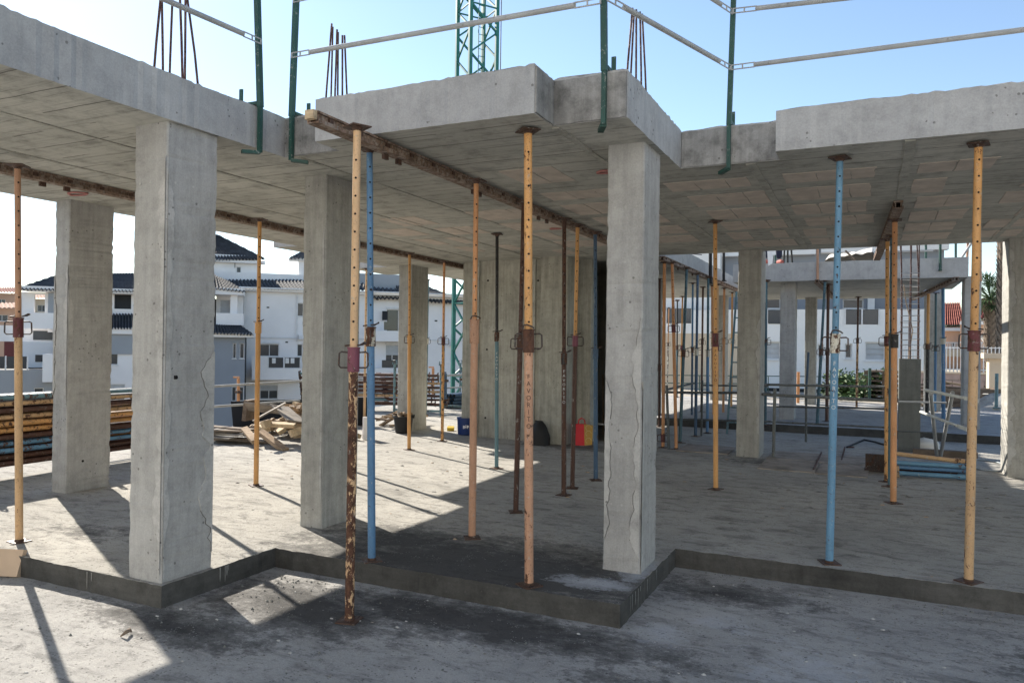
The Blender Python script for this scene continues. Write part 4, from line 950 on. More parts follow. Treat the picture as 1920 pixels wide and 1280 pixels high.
# red and gold carrier bag
q = spot(1086, 836, 0)
t = thing('carrier_bag', 'red and gold carrier bag standing in the dark opening of the core', 'bag', q+Vector((0, .1, 0)), YAW)
M['red'] = plain('red_bag', (.55, .03, .04), .6); M['gold'] = plain('gold_bag', (.45, .26, .06), .55)
mb = MB(); mb.add([(-.13, 0, 0), (.04, -.02, 0), (.03, -.01, .30), (-.15, .02, .30), (-.12, .1, 0), (.04, .1, 0), (.03, .07, .3), (-.15, .07, .3)], [(0, 1, 2, 3), (4, 7, 6, 5), (0, 3, 7, 4), (0, 4, 5, 1)]); mb.build('red_panel', M['red'], t)
mb = MB(); mb.add([(.0402, -.02, 0), (.15, .0, .01), (.16, .01, .28), (.0302, -.01, .30), (.0402, .1, 0), (.15, .1, .01), (.16, .08, .28), (.0302, .07, .3)], [(0, 1, 2, 3), (4, 7, 6, 5), (1, 5, 6, 2), (0, 4, 5, 1)]); mb.build('gold_panel', M['gold'], t)
for yy_ in (0.0, .07): MB().path([(-.05, yy_, .295), (-.04, yy_, .36), (.0, yy_+.01, .385), (.04, yy_, .36), (.05, yy_, .295)], .006, 5).build('handle', M['red'], t)
for zc_ in (.07, .17, .25):
    MB().path([(.095+.04*math.cos(a), -.013, zc_+.04*math.sin(a)) for a in [i*.6 for i in range(8)]], .003, 5).build('ring_print', plain('pale_gold', (.62, .5, .25), .6), t)
a = spot(1112, 820, 0)+Vector((-.0, .5, 0)); tag(MB().cyl(a, a+Vector((-.12, .3, .95)), .014, 8).build('shovel_handle', M['wood']), 'brown tool handle leaning in the dark opening behind the carrier bag', 'tool')
# black refuse sack
mb = MB(); vs = []; NX = 14; q = spot(1004, 835, 0)
for j in range(8):
    for i in range(NX):
        a = 2*math.pi*i/NX; h = j/7; r_ = (.19*math.cos(h*1.45)**.7)*(1+.25*noise.noise(Vector((math.cos(a)*1.5, math.sin(a)*1.5, h*2))))
        vs.append((q.x+r_*math.cos(a), q.y+.12+r_*math.sin(a)*.7, h*.34))
mb.add(vs, [(j*NX+i, j*NX+(i+1) % NX, (j+1)*NX+(i+1) % NX, (j+1)*NX+i) for j in range(7) for i in range(NX)], True); tag(mb.build('refuse_sack', M['rubber']), 'black refuse sack leaning on the core wall between two props', 'sack')
prop(None, (1103, 800), 0, 2.69, 700, 'blue', 'blue', 'tan', 'thin blue prop in the dark opening behind the carrier bag', .02, .018, None, rust=(.2, .2, .4), detail=False)
q = spot(1128, 830, 0); tag(MB().box((q.x+.1, q.y+.3, .14), (.2, .2, .28)).build('blue_crate', plain('blue_crate_plastic', (.01, .03, .12), .5)), 'dark blue crate half hidden by the pale near column', 'crate')
tag(MB().box((q.x+.02, q.y+.05, .27), (.28, .02, .02)).build('pale_bar', M['galv']), 'pale bar lying across the dark blue crate', 'bar')
# board slab at the bottom left edge of the picture
q = spot(4, 1088, -.13)
t = thing('broken_paver', 'tan board on edge cut by the left border of the picture, leaning on the kerb', 'board', q+Vector((-.12, .06, 0)), R(20))
MB().box((0, 0, .085), (.3, .035, .17), Matrix.Rotation(-.35, 3, 'X')).build('board', plain('tan_board', (.52, .39, .28), .85), t)

# ------------------------------------------------------------------ timber heap and black sheet
c0 = spot(505, 825, 0)
t = thing('black_sheet', 'black board standing on edge behind the timber heap', 'board', spot(437, 800, 0))
A = spot(437, 802, 0); Bq = A+Vector((1.75, 1.35, 0)); dd = (Bq-A)
zt1 = zat(A, 430, 754); zt2 = zat(Bq, 566, 746)
n_ = Vector((-dd.y, dd.x, 0)).normalized()*.02
vs = [Vector((0, 0, .0)), dd, dd+Vector((0, 0, zt2)), Vector((-.06, 0, zt1))]; vs = vs+[v+n_ for v in vs]
MB().add(vs, [(0, 1, 2, 3), (7, 6, 5, 4), (0, 4, 5, 1), (1, 5, 6, 2), (2, 6, 7, 3), (3, 7, 4, 0)]).build('panel', M['sheet'], t)
random.seed(21)
def timber(p_, L, w, h, Mr, mat, label, group):
    tag(MB().box(p_, (L, w, h), Mr).build('timber_offcut', mat), label, 'timber', group)
gh = 'timber offcuts in the heap beside the black board'
for k in range(64):
    u = random.uniform(-1, 1); lev = random.random()**1.4; rad = (1-lev*.8)
    p_ = c0+Vector((.12+u*rad*.9, .55+random.uniform(-.5, .45)*rad-.12*u,   .03+lev*.42))
    L = random.uniform(.25, .62); w = random.choice((.07, .09, .12, .10)); h = random.choice((.025, .045, .06))
    Mr = Matrix.Rotation(random.uniform(0, 3.14), 3, 'Z') @ Matrix.Rotation(random.uniform(-.45, .45)*(0.3+lev), 3, 'Y') @ Matrix.Rotation(random.uniform(-.6, .6), 3, 'X')
    p_.z = max(p_.z, .03+abs(L*.5*math.sin(.2)))
    timber(p_, L, w, h, Mr, random.choice((M['wood'], M['wood_pale'], M['wood'], M['wood_old'])), 'rough sawn timber offcut lying in the heap beside the black board', gh)
def tspec(px, py, y, L, w, h, rz, ry, rx, mat, label):
    p_ = on_y(px, py, y); timber(p_, L, w, h, Matrix.Rotation(rz, 3, 'Z') @ Matrix.Rotation(ry, 3, 'Y') @ Matrix.Rotation(rx, 3, 'X'), mat, label, None)
tspec(512, 827, 7.75, .62, .09, .06, -.25, .32, .2, M['wood'], 'long brown batten sloping down at the front right of the timber heap')
tspec(500, 795, 7.75, .1, .22, .05, .3, 1.2, 0, M['wood_pale'], 'upright pale splintered block near the middle of the timber heap')
tspec(528, 796, 7.95, .36, .15, .05, .5, .05, .1, M['wood_pale'], 'pale thick plank lying flat at the right of the timber heap')
tspec(555, 810, 7.9, .1, .2, .05, .2, 1.1, .3, M['wood_pale'], 'split pale block at the right end of the timber heap')
tspec(468, 815, 7.75, .5, .09, .05, -.5, .25, .3, M['wood'], 'grey batten sloping to the left front of the timber heap')
tspec(540, 775, 8.3, .6, .3, .018, -.4, .3, -.2, M['ply'], 'thin grey-green panel on top of the timber heap, right one')
tspec(495, 765, 8.3, .5, .28, .018, .5, .1, -.5, M['ply'], 'thin grey-green panel on top of the timber heap, left one')
tspec(505, 772, 8.1, .5, .09, .02, .9, -.5, 0, M['ply'], 'narrow grey slat resting across the panels of the timber heap')
tspec(468, 768, 8.4, .06, .3, .30, .3, .1, 0, M['wood_old'], 'dark wooden board standing behind the yellow prop at the timber heap')
q = spot(415, 832, 0)
for k in range(9):
    timber(q+Vector((random.uniform(-.25, .15), .1+random.uniform(-.1, .25), .02+k*.022)), random.uniform(.6, .95), .14, .02, Matrix.Rotation(random.uniform(-.1, .35), 3, 'Z'), random.choice((M['wood_old'], M['ply'])), 'thin grey board in the flat pile left of the timber heap', 'thin boards in the flat pile')
q = spot(722, 805, 0)
for k in range(22):
    lev = random.random()
    timber(q+Vector((random.uniform(-.55, .35)*(1-lev*.5), .5+random.uniform(-.3, .3), .03+lev*.22)), random.uniform(.25, .6), .08, .03, Matrix.Rotation(random.uniform(0, 3.14), 3, 'Z') @ Matrix.Rotation(random.uniform(-.4, .4), 3, 'Y'), random.choice((M['wood'], M['wood_old'])), 'brown wood scrap in the small pile behind the blue prop', 'wood scraps behind the black bucket')
q = spot(680, 825, 0)
tag(MB().box(q+Vector((.02, .1, .17)), (.035, .16, .33), Matrix.Rotation(-.5, 3, 'Z')).build('whitish_board', M['white']), 'white board edge standing between the dark column and the blue prop', 'board')
q = spot(735, 805, 0); tag(MB().box(q+Vector((0, .2, .14)), (.05, .07, .28), Matrix.Rotation(.1, 3, 'Y')).build('wooden_stake', M['wood']), 'short upright wooden stake touching the black bucket', 'stake')

# ------------------------------------------------------------------ racks of stored props along the left floor edge
random.seed(5)
gA = 'props stored in the left rack'
cols = ['yellow', 'orange', 'rust', 'tan', 'bluepale', 'rust', 'yellow', 'rust', 'orange']
n_ = 0
names = ['sky-blue', 'yellow', 'brown', 'orange', 'tan']
for row in range(11):
    for col_ in range(4):
        z = .17+row*.066; x = -7.72-.075*col_-(.03 if row % 2 else 0)
        cc = 'tealp' if row in (10,) and col_ != 1 else ('bluepale' if (row == 3 and col_ < 2) else random.choice(('rust', 'rust')) if row in (0, 1, 4, 8, 9) else random.choice(('tan', 'yellow', 'tan', 'rust')) if row in (5, 6, 7) else random.choice(cols))
        if row == 9 and col_ in (0, 1): cc = 'tan'
        nice = {'tealp': 'grey-teal', 'bluepale': 'sky-blue', 'yellow': 'yellow', 'rust': 'brown rusty', 'tan': 'tan', 'orange': 'orange'}[cc]
        lying((x, 3.55+random.uniform(-.2, .1), z), (x-.04, 6.35+random.uniform(-.12, .12), z+random.uniform(-.005, .005)), cc, cc, ('%s stored prop at the front of the %s row in the left rack' % (nice, ['lowest', 'second lowest', 'third lowest', 'fourth lowest', 'fifth lowest', 'middle', 'fifth highest', 'fourth highest', 'third highest', 'second highest', 'topmost'][row])) if col_ == 0 else 'stored prop lying behind the front ones in the left rack', gA, .026, .75, (.30, .42))
def rack(loc, w, l, h, rz, label, mat):
    t = thing('storage_rack', label, 'rack', loc, rz, 'steel racks holding stored props')
    for x in (-w/2, w/2):
        for y in (-l/2, l/2):
            MB().cyl((x, y, 0), (x, y, h), .028, 8).build('upright', mat, t)
            MB().path([(x-.045, y, h-.02), (x-.035, y, h+.06), (x+.035, y, h+.06), (x+.045, y, h-.02)], .012, 6).build('lifting_ear', mat, t)
    for y in (-l/2, l/2): MB().bx(-w/2, w/2, y-.02, y+.02, .08, .12).build('cross_bar', mat, t)
    return t
rack((-7.86, 5.0, 0), .50, 1.1, .83, 0, 'rusty rack at the left edge holding the brown and yellow stored props', M['beam'])
rack((-8.2, 13.4, 0), 1.0, 1.3, 1.02, .15, 'greenish rack between the blue prop and the far column', P('tealp', .4))
rack((-8.9, 16.2, 0), .8, 1.3, .95, .15, 'far rack behind the thin teal prop', P('tealp', .4))
gB = 'props stored in the far racks'
for row in range(8):
    for col_ in range(3):
        z = .15+row*.085; x = -7.75-col_*.3-.03*row
        cc = random.choice(('rust', 'rust', 'tan', 'rust', 'tealp'))
        lying((x-2.6, 12.7+row*.02, z), (x-.15, 13.6+random.uniform(-.1, .1), z+.02), cc, random.choice(('rust', 'tan', 'rust')), '%s stored prop lying in the far racks' % {'tealp': 'grey-green', 'rust': 'brown', 'tan': 'tan'}[cc], gB, .03, .7, (.35, .4))
gC = 'blue pipes in the far bundle'
for row in range(4):
    for col_ in range(4):
        q = Vector((-8.62+col_*.09+.03*row, 14.5, .05+row*.078))
        o_ = thing('blue_pipe', 'dark blue pipe in the bundle left of the core wall', 'pipe', q, group=gC, quat=Vector((.25, .95, .02)).to_track_quat('X', 'Z'))
        MB().cyl((0, 0, 0), (2.4, 0, 0), .038, 10, caps=False).build('pipe_wall', P('navy', .1), o_); MB().cyl((.01, 0, 0), (.02, 0, 0), .03, 10).build('bore', M['hole'], o_)
# perimeter rails on the left floor edge
wr = P('galv', .1)
def lrail(px0, px1, D0, D1, label, r_=.02):
    a = dep(*px0, D0); b = dep(*px1, D1); tube(a, b, r_, wr, label, 'perimeter_rail', 'rail', 'perimeter rails along the left floor edge')
lrail((-40, 750), (300, 736), 8.2, 10.5, 'upper perimeter rail seen left of the large near column', .016)
lrail((-40, 785), (300, 766), 8.0, 10.3, 'lower perimeter rail over the left stored props', .016)
lrail((290, 731), (600, 712), 10.6, 13.2, 'upper perimeter rail behind the yellow prop', .018)
lrail((290, 770), (600, 748), 10.6, 13.2, 'lower perimeter rail behind the black board', .018)
lrail((640, 712), (930, 700), 15.5, 17.5, 'upper perimeter rail in front of the crane mast', .024)
lrail((640, 738), (930, 722), 15.5, 17.5, 'middle perimeter rail in front of the crane mast', .018)
def opost(px, pyb, pyt, D, label, mat=None, r_=.03):
    a = dep(px, pyb, D); b = dep(px, pyt, D); t = thing('edge_post', label, 'post', a, group='posts of the perimeter rails')
    MB().cyl((0, 0, 0), b-a, r_, 8).build('pole', mat or P('orange', .1), t); MB().bar((b-a)-rt*.1+Vector((0, 0, .02)), (b-a)+rt*.02+Vector((0, 0, .02)), .03, .03).build('hook', mat or P('orange', .1), t)
    MB().box(((b-a)*.72), (.1, .1, .05)).build('clamp', M['wire'], t)
opost(447, 800, 709, 15, 'orange post of the perimeter rail left of the yellow prop')
opost(812, 745, 690, 17, 'orange post of the perimeter rail right of the thin teal prop')
opost(835, 748, 700, 15.5, 'dark post of the perimeter rail left of the crane mast', P('navy', .1), .035)
opost(869, 745, 698, 15.5, 'dark blue post of the perimeter rail right of the crane mast', P('navy', .1), .035)
# stub of white pipe near the left rack
q = spot(234, 832, 0)+Vector((.0, .2, 0)); tag(MB().cyl(q+Vector((0, 0, .07)), q+Vector((-.25, .5, .07)), .07, 14, caps=False).cyl(q+Vector((-.01, .02, .07)), q+Vector((-.02, .04, .07)), .062, 14).build('white_pipe', M['white']), 'short white pipe end lying beyond the left rack', 'pipe')

# ------------------------------------------------------------------ tower crane mast
Dc = 31; cb = dep(886.5, 655, Dc); cz0 = -8.9
side = 1.2; t = thing('tower_crane', 'green lattice mast of a tower crane rising behind the slab', 'crane', (cb.x, cb.y, cz0), YAW-math.atan2(893.6-960, FPX)*0+R(30))
hl = side/2; HH = 36
cs = [(-hl, -hl), (hl, -hl), (hl, hl), (-hl, hl)]
for (x, y) in cs: MB().bx(x-.07, x+.07, y-.07, y+.07, 0, HH).build('leg', M['crane'], t)
pitch = 1.0
for k in range(int(HH/pitch)):
    for i in range(4):
        a = cs[i]; b = cs[(i+1) % 4]
        if k % 2: a, b = b, a
        MB().bar((a[0], a[1], k*pitch), (b[0], b[1], (k+1)*pitch), .07, .07).build('diagonal_brace', M['crane'], t)
        if k % 3 == 0 and i < 4: MB().bar((cs[i][0], cs[i][1], k*pitch), (cs[(i+1) % 4][0], cs[(i+1) % 4][1], k*pitch), .05, .05).build('cross_brace', M['crane'], t)
for s_ in (-.12, .12): MB().bx(.25+s_-.015, .25+s_+.015, .1, .13, 0, HH).build('ladder_rail', M['crane'], t)
mb = MB()
for k in range(int(HH/.3)): mb.bx(.13, .37, .105, .125, k*.3, k*.3+.02)
tag(mb.build('ladder_rungs', M['crane'], t), kind='stuff')
MB().cyl((.95, -.3, 0), (.95, -.3, HH), .02, 6).build('cable', M['wire'], t)

# ------------------------------------------------------------------ background buildings
class Facade:
    """A building set up at its real distance; u runs along its front, v goes back, z is height."""
    def __init__(s, px, D, zb, name, label, cat='building', turn=0):
        p0 = dep(px, 655, D); d = Vector((p0.x, p0.y, 0)).normalized(); d = Matrix.Rotation(turn, 3, 'Z') @ d
        s.n = d; s.u = Vector((d.y, -d.x, 0)); s.o = Vector((p0.x, p0.y, 0)); s.zb = zb
        s.t = thing(name, label, cat, (p0.x, p0.y, zb), math.atan2(s.u.y, s.u.x))
    def cv(s, px, py, v=0):
        d = ray(px, py); k = (s.o+s.n*v).dot(s.n)/d.dot(s.n); p = d*k; z = EYE+p.z
        return ((p-s.o).dot(s.u), z-s.zb)
    def rect(s, px0, py0, px1, py1, v):
        ua, za = s.cv((px0+px1)/2-(px1-px0)/2, (py0+py1)/2, v); ub, _ = s.cv(px1, (py0+py1)/2, v)
        _, zt = s.cv((px0+px1)/2, py0, v); _, zb = s.cv((px0+px1)/2, py1, v)
        return ua, ub, zb, zt
    def box(s, name, r_, v, dv, mat, zbase=None, parent=None):
        u0_, u1_, z0_, z1_ = s.rect(*r_, v)
        if zbase is not None: z0_ = zbase-s.zb
        return MB().bx(u0_, u1_, v, v+dv, z0_, z1_).build(name, M[mat], parent or s.t)
    def wall(s, name, r_, v, dv, mat, holes=(), zbase=None, back=True):
        u0_, u1_, z0_, z1_ = s.rect(*r_, v)
        if zbase is not None: z0_ = zbase-s.zb
        hs = [s.rect(*h[:4], v) for h in holes]
        us = sorted({u0_, u1_, *[x for h in hs for x in h[:2]]}); zs = sorted({z0_, z1_, *[x for h in hs for x in h[2:]]})
        us = [u for u in us if u0_ <= u <= u1_]; zs = [z for z in zs if z0_ <= z <= z1_]
        mb = MB(); th = .25
        for i in range(len(us)-1):
            j = 0
            while j < len(zs)-1:
                cu, cz = (us[i]+us[i+1])/2, (zs[j]+zs[j+1])/2
                if any(h[0] < cu < h[1] and h[2] < cz < h[3] for h in hs): j += 1; continue
                mb.bx(us[i], us[i+1], v, v+th, zs[j], zs[j+1]); j += 1
        w = mb.build(name, M[mat], s.t)
        MB().bx(u0_, u1_, v+th+.001, v+dv, z0_, z1_).build('inner_mass', M['dark' if holes else mat], s.t) if back else None
        for h, q in zip(holes, hs):
            kind = h[4] if len(h) > 4 else 'glass'
            ua, ub, za, zb = q
            if kind == 'dark':
                continue
            f_ = MB(); e = .05; y0 = v+.12
            f_.bx(ua, ub, y0, y0+.05, za, za+e); f_.bx(ua, ub, y0, y0+.05, zb-e, zb); f_.bx(ua, ua+e, y0, y0+.05, za+e, zb-e); f_.bx(ub-e, ub, y0, y0+.05, za+e, zb-e)
            if ub-ua > 1.0: f_.bx((ua+ub)/2-e/2, (ua+ub)/2+e/2, y0, y0+.05, za+e, zb-e)
            fo = f_.build('window', M['frame'], s.t)
            MB().bx(ua+e, ub-e, y0+.03, y0+.04, za+e, zb-e).build('pane', M['shutter' if kind == 'shutter' else 'glass'], fo)
            if kind == 'half':
                MB().bx(ua+e, ub-e, y0-.02, y0-.005, (za+zb)/2+.1, zb-e).build('roller_shutter', M['shutter'], fo)
            if kind == 'shutter': 
                mm = MB(); k = int((zb-za)/.2)
                for i in range(k): mm.bx(ua+e, ub-e, y0-.004, y0+.029, za+e+(zb-za-2*e)*i/k, za+e+(zb-za-2*e)*(i+.8)/k)
                mm.build('roller_shutter', M['shutter'], fo)
            MB().bx(ua-.04, ub+.04, v-.06, v+.1, za-.05, za-.001).build('sill', M['frame'], s.t)
        return w
    def fascia(s, px0, pyt0, px1, pyb0, v, dv, mat='white'):
        return s.box('fascia', (px0, pyt0, px1, pyb0), v, dv, mat)
    def tiles(s, e0, e1, t0, t1, v0, v1, n, mat='roof', amp=.09):
        """Sloping roof: eave e0-e1 at depth v0, top t0-t1 at depth v1 (all as (px,py)); each course a raised ridge."""
        c = [(*s.cv(*e0, v0), v0), (*s.cv(*e1, v0), v0), (*s.cv(*t0, v1), v1), (*s.cv(*t1, v1), v1)]
        c = [Vector((a[0], a[2], a[1])) for a in c]
        nrm = (c[1]-c[0]).cross(c[2]-c[0]).normalized()
        if nrm.z < 0: nrm = -nrm
        n = max(5, int(n*.62)); amp *= 1.9; mb = MB(); rows_ = 12; vs = []; m_ = n*4
        for j in range(rows_+1):
            for i in range(m_+1):
                a = c[0].lerp(c[1], i/m_).lerp(c[2].lerp(c[3], i/m_), j/rows_)
                h = amp*(.5-.5*math.cos(2*math.pi*i/4)) if i % 4 else 0
                h = {0: 0, 1: .6, 2: 1, 3: .6}[i % 4]*amp
                vs.append(a+nrm*(h+.05*(j % 2)))
        mb.add(vs, [(j*(m_+1)+i, j*(m_+1)+i+1, (j+1)*(m_+1)+i+1, (j+1)*(m_+1)+i) for j in range(rows_) for i in range(m_)])
        o = mb.build('roof', M[mat], s.t); return o

# --- white apartment block on the left
A = Facade(500, 55, -9, 'apartment_building', 'large white apartment block with charcoal tiled roofs on the left beyond the floor edge')
A.wall('wall', (455, 549, 880, 760), 0, 9, 'white', [(487, 645, 523, 668), (487, 722, 521, 748, 'half'), (557, 568, 569, 593), (557, 645, 567, 668), (725, 580, 748, 622), (723, 646, 748, 690, 'half'), (723, 716, 746, 740)], -9)
A.box('fascia', (428, 545, 880, 551), -.5, 1, 'white')
A.tiles((430, 546), (575, 546), (420, 527), (560, 527), -.5, 3.0, 34)
A.tiles((575, 546), (700, 548), (560, 527), (690, 534), -.5, 3.0, 30)
A.tiles((690, 562), (760, 563), (690, 540), (760, 545), -.6, 3.0, 16)
A.tiles((760, 566), (885, 572), (740, 536), (800, 540), -.6, 4.0, 30)
A.box('parapet', (404, 512, 575, 529), 3.2, .3, 'white'); A.box('parapet', (575, 512, 765, 542), 3.5, .3, 'grey')
A.wall('tower_wall', (395, 478, 487, 520), 3.6, 5, 'white', [(443, 500, 452, 517)], None)
A.tiles((385, 490), (500, 488), (380, 442), (408, 443), 3.1, 7, 30); A.box('fascia', (385, 487, 497, 492), 3.15, 1, 'white')
A.wall('tower_wall', (560, 490, 640, 520), 3.6, 4, 'white', [], None); A.tiles((540, 487), (660, 487), (570, 472), (640, 472), 3.2, 6, 30); A.box('fascia', (542, 486, 660, 490), 3.3, 1, 'white')
A.wall('wing_wall', (405, 545, 456, 630), -1.0, 6, 'white', [(412, 562, 432, 588, 'shutter')], None)
A.box('balcony', (405, 587, 456, 609), -3.0, 1.9, 'white')
A.box('post', (432, 552, 445, 588), -2.6, .5, 'white')
A.box('fascia', (398, 540, 457, 552), -3.0, 2.5, 'white'); A.tiles((398, 543), (462, 550), (398, 516), (430, 532), -3.1, 0, 16)
A.tiles((395, 627), (476, 630), (395, 598), (440, 606), -5.0, -1.2, 22); A.box('fascia', (395, 624, 476, 632), -4.8, 3, 'white')
A.wall('wing_wall', (380, 630, 458, 830), -4.2, 5, 'slate', [(436, 643, 443, 672), (449, 643, 458, 672), (434, 725, 443, 752), (446, 725, 457, 752)], -9)
A.box('balcony', (472, 690, 566, 712), -1.6, 1.59, 'white'); A.box('balcony_post', (472, 668, 503, 690), -1.6, .15, 'white')
for x0, x1 in ((504, 531), (534, 562)): A.box('balcony_glass', (x0, 670, x1, 689), -1.6, .03, 'glass')
for x0 in (502, 532, 562): A.box('balcony_post', (x0, 668, x0+2, 690), -1.63, .09, 'frame')
A.box('balcony', (700, 620, 760, 640), -1.3, 1.29, 'white'); A.box('balcony', (700, 690, 760, 708), -1.3, 1.29, 'white')
A.box('balcony_glass', (720, 603, 746, 619), -1.3, .03, 'glass'); A.box('balcony_glass', (716, 675, 746, 689), -1.3, .03, 'glass')
A.box('sun_blind', (717, 583, 727, 600), -.35, .12, 'dark')
A.box('downpipe', (556, 551, 558.2, 640), -.12, .1, 'frame'); A.box('gutter', (428, 544, 880, 546.5), -.75, .2, 'frame')
for (x0, y0) in ((500, 575), (535, 640), (705, 560), (815, 600)): A.box('vent_grille', (x0, y0, x0+5, y0+2.5), -.02, .018, 'dark')
A.box('air_conditioner', (560, 628, 569, 636), -.5, .49, 'frame'); A.box('air_conditioner', (845, 640, 855, 649), -.5, .49, 'frame')
A.box('string_course', (455, 634, 880, 636.5), -.07, .068, 'frame'); A.box('string_course', (455, 715, 880, 717), -.07, .068, 'frame')
for (x0, x1, y0) in ((487, 523, 641), (487, 521, 718), (725, 748, 576), (723, 746, 642)): A.box('shutter_box', (x0-1, y0, x1+1, y0+3.5), -.1, .098, 'frame')
for x0 in (510, 535, 545): A.box('towel', (x0, 671, x0+7, 681), -1.66, .02, 'frame')
A.box('wall_crack_cable', (440, 488, 441, 502), 3.55, .04, 'dark')
# left wing seen between the two left columns
A.wall('wing_wall', (90, 548, 395, 625), -2.5, 6, 'white', [(214, 552, 246, 579, 'dark'), (300, 560, 330, 590)], None)
A.tiles((30, 545), (400, 552), (110, 518), (400, 512), -3.4, 2, 90); A.box('fascia', (40, 541, 400, 550), -3.3, 1.5, 'white')
A.wall('wing_wall', (40, 548, 90, 600), -2.5, .4, 'white', [(64, 552, 84, 586, 'dark')], None, False)
A.box('balcony', (42, 586, 100, 616), -3.0, .4, 'white'); A.box('wall_return', (90, 549, 112, 616), -2.9, .39, 'grey')
A.tiles((205, 618), (250, 618), (205, 591), (250, 591), -5, -2.6, 14); A.box('fascia', (205, 616, 250, 626), -4.9, 2, 'white')
A.wall('wing_wall', (112, 626, 378, 830), -4.6, 4, 'white', [(200, 655, 221, 684), (205, 720, 234, 762, 'half')], -9)
A.box('wall_band', (205, 627, 249, 664), -4.72, .11, 'grey')
# --- low white house in front on the far left
Bh = Facade(60, 44, -9, 'terrace_house', 'low grey and white terrace house with a glass balcony at the far left')
Bh.wall('wall', (-60, 693, 112, 800), 0, 8, 'grey', [(63, 727, 82, 757)], -9)
Bh.box('upper_wall', (28, 640, 110, 692), 4, 3, 'white'); Bh.box('upper_wall', (-60, 610, 105, 640), 6, 3, 'white')
Bh.box('balcony_box', (80, 664, 112, 716), -1.0, .99, 'white')
for x0 in (-40, -10, 12, 52): Bh.box('balcony_glass', (x0-26 if x0 < 20 else 13, 668, x0-1, 691), -.1, .03, 'glass')
for x0 in (9, 50): Bh.box('balcony_post', (x0, 667, x0+3, 693), -.14, .08, 'frame')
Bh.box('window', (66, 665, 82, 678), 3.95, .04, 'glass'); Bh.box('window', (62, 620, 98, 637), 5.95, .04, 'glass')
# --- hillside houses far left
for k, (x0, x1, yt, yb, D, mt, win) in enumerate([(-90, 60, 578, 640, 95, 'salmon', 1), (-60, 40, 549, 600, 120, 'salmon', 1), (10, 120, 560, 600, 125, 'cream', 1), (85, 130, 553, 600, 110, 'salmon', 0), (8, 42, 618, 660, 70, 'maroon', 1)]):
    Fh = Facade((x0+x1)/2, D, -6, 'hillside_house', ['pink hillside house with awnings at the far left', 'upper salmon house on the far left skyline', 'beige hillside house behind the leftmost orange prop', 'salmon house seen through the opening of the white block', 'small dark red house with an arched window at far left'][k])
    Fh.wall('wall', (x0, yt, x1, yb), 0, 8, mt, [(x0+(x1-x0)*.55, yt+12, x0+(x1-x0)*.7, yt+24)] if win else [(x0+12, yt+15, x0+20, yt+25)], -9)
    if k != 4:
        Fh.tiles((x0-3, yt), (x1+3, yt), (x0+10, yt-9), (x1-10, yt-9), -.8, 4, 30, 'redroof' if k in (1, 3) else 'salmon')
    else: Fh.box('gable', (x0+6, yt-4, x1-8, yt), .1, 7, 'maroon')
# --- right white building behind the second slab
Rb = Facade(1450, 30, -.5, 'white_residential_building', 'white residential building with balconies behind the second slab')
Rb.wall('ground_storey', (1225, 580, 1770, 745), 0, 8, 'white_b', [(1245, 626, 1268, 637, 'dark'), (1300, 690, 1336, 748, 'dark'), (1425, 640, 1463, 674, 'shutter'), (1533, 645, 1545, 672), (1584, 644, 1598, 672), (1622, 641, 1660, 676, 'shutter'), (1249, 700, 1262, 738, 'shutter'),
    (1440, 580, 1466, 606, 'dark'), (1586, 580, 1615, 608, 'dark'), (1618, 580, 1647, 608, 'dark')], -.5)
Rb.box('beige_band', (1225, 625, 1400, 745), -.012, .011, 'cream').hide_render = False
Rb.box('door', (1301, 692, 1335, 747), .1, .05, 'dark')
Rb.wall('upper_storey', (1225, 440, 1770, 580), 1.6, 6, 'slate', [(1250, 578-24, 1296, 579), (1436, 548, 1464, 579), (1580, 560, 1620, 579), (1668, 500, 1700, 520)], None)
Rb.box('upper_band', (1225, 405, 1530, 480), 1.2, .39, 'white_b'); Rb.box('upper_band', (1540, 400, 1780, 470), 1.2, .39, 'white_b')
Rb.box('upper_wall', (1225, 470, 1350, 580), .4, 1.1, 'white_b')
for (x0, x1) in ((1586, 1614), (1619, 1646), (1441, 1465)): Rb.box('balcony_glass', (x0, 581, x1, 607), -.02, .02, 'glass')
for x0 in (1583, 1615, 1647, 1463): Rb.box('balcony_post', (x0, 579, x0+3, 608), -.05, .06, 'frame')
Rb.box('curtain', (1627, 545, 1640, 600), 1.3, .1, 'frame')
Rb.box('window_blue', (1250, 578, 1296, 606), -.01, .03, 'glass'); Rb.box('plinth', (1400, 731, 1770, 742), -.06, .05, 'dark')
# railing in front of it
t = thing('metal_railing', 'dark metal railing along the foot of the white residential building', 'railing', (0, 0, -.27))
a = dep(1225, 703, 27); b = dep(1690, 707, 28); a0 = t.location.copy()
for dz in (0, -.28): MB().bar(a-a0+Vector((0, 0, dz)), b-a0+Vector((0, 0, dz)), .03, .03).build('rail', M['guard'], t)
for k in range(12):
    q = a.lerp(b, k/11)-a0; MB().bar((q.x, q.y, 0), (q.x, q.y, q.z-.02), .03, .03, (0, 1, 0)).build('post', M['guard'], t)
